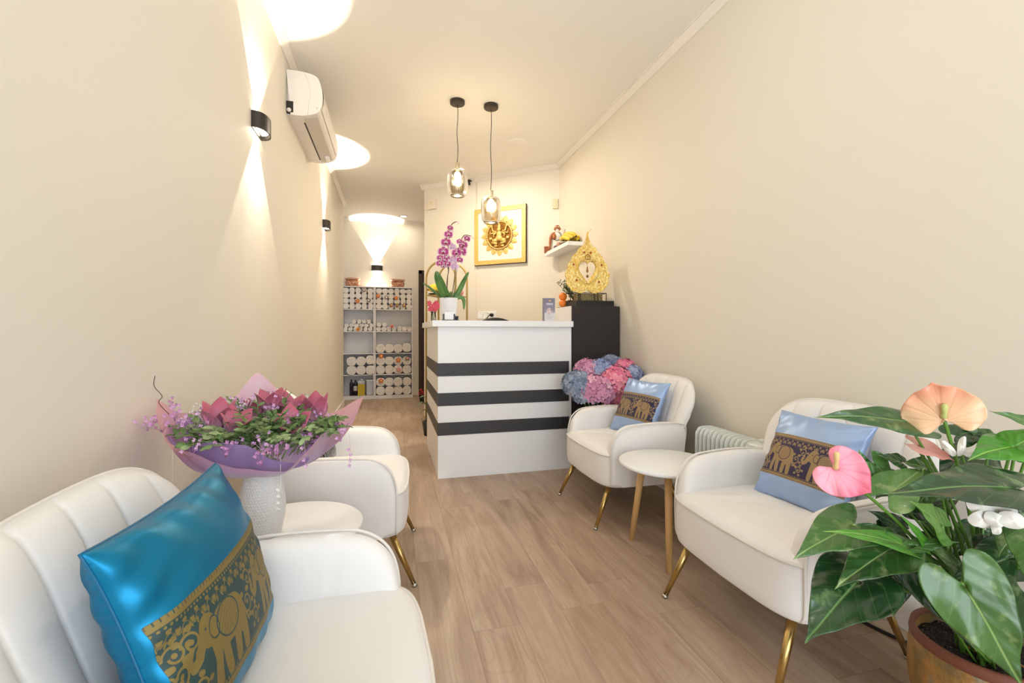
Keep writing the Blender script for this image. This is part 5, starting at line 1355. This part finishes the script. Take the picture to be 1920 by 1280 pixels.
for i, (B, T, Wd, k) in enumerate(LEAVES):
    o_, nn = heart(B, T, Wd, AM[k], 'leaf', t, seed=i)
    Bv = Vector(B)-t.location; root = Vector((rl.uniform(-.06, .06), rl.uniform(-.05, .05), .27)); md = root.lerp(Bv, .55)+Vector((0, 0, .06 if Bv.z > .4 else .1))
    MB().tube(smooth([root, md, Bv-nn*.004], 7), .0032, 7).build('petiole', M_pet, t)
for i, (B, T, Wd, k) in enumerate(SPATHES):
    o_, nn = heart(B, T, Wd, AM[k], 'spathe', t, nh=[(-.75, -.5, .45), (-.8, -.6, -.05), (-.3, -.2, .9)][i], fold=[.2, .12, .3][i], curl=[.1, -.12, .1][i], seed=i, HO=HF)
    Bv = Vector(B)-t.location
    sp_ = smooth([Bv, Bv+nn*.012+Vector((0, 0, .014)), Bv+nn*.016+Vector((0, 0, .038))], 5)
    if i < 2: MB().tube(sp_, [.0055+.001*sin(q) for q in range(len(sp_)-1)]+[.003], 12).build('spadix', plain('spadix', 'C9CF7E' if i else 'E6C48A', .6, 0, 300, .5, .002), t)
    MB().tube(smooth([Vector((.0, .0, .27)), Vector((0, 0, .27)).lerp(Bv, .5)+Vector((.02, 0, .05)), Bv-nn*.003], 7), .0042, 8).build('flower_stem', M_pet, t)
M_wp = plain('white_petal', 'EDE8DF', .6, 0, 0, Subsurface_Weight=.1)
def whiteflower(c, petals, nm):
    e = bpy.data.objects.new(nm, None); C.objects.link(e); e.parent = t; e.location = Vector(c)-t.location
    for x, z, rx, rz_, yy, a in petals:
        b = MB(); Mr = Matrix.Rotation(a, 3, 'Y')
        b.grid(lambda u, v: Mr @ Vector((rx*v*cos(2*pi*u), -.006*(1-v*v)+.003*sin(6*pi*u)*v, rz_*v*sin(2*pi*u))), 24, 6, cu=True)
        b.v = [(p[0]+x, p[1]+yy, p[2]+z) for p in b.v]; o_ = b.build('petal', M_wp, e, fix=False)
    e.rotation_euler = (0, 0, radians(-42))
whiteflower((1.255, 0.683, 0.725), [(-.020,.014,.024,.018,0,.3),(.004,.018,.024,.017,.006,-.2),(.024,-.002,.022,.019,-.014,.1),(-.022,-.010,.022,.016,-.006,-.7),(-.002,-.006,.018,.015,-.012,.5),(.004,-.026,.009,.016,-.004,.1),(-.012,-.018,.018,.015,.002,-.3),(.026,.010,.016,.014,.002,.4)], "white_bloom")
whiteflower((1.328, 0.788, 0.835), [(-.018,0,.009,.022,0,-.6),(.006,.008,.008,.026,0,.2),(.03,-.012,.02,.008,0,.1)], "white_bloom")
MB().tube(smooth([(-.02, -.13, .275), (-.03, -.145, .318), (-.045, -.16, .29), (-.075, -.155, .245)], 6), .0035, 7).build('air_root', plain('air_root', '8E8A6A', .7), t)
b = MB()
for k in range(9):
    a = rl.uniform(0, 6.28); r = rl.uniform(.03, .11); c = Vector((r*cos(a), r*sin(a), .292)); d = Vector((rl.uniform(-1, 1), rl.uniform(-1, 1), .1))*.02; b.tube([c-d, c, c+d], .003, 5)
tag(b.build('bark_chips', plain('bark_chip', '9A7248', .8), t), kind='stuff')
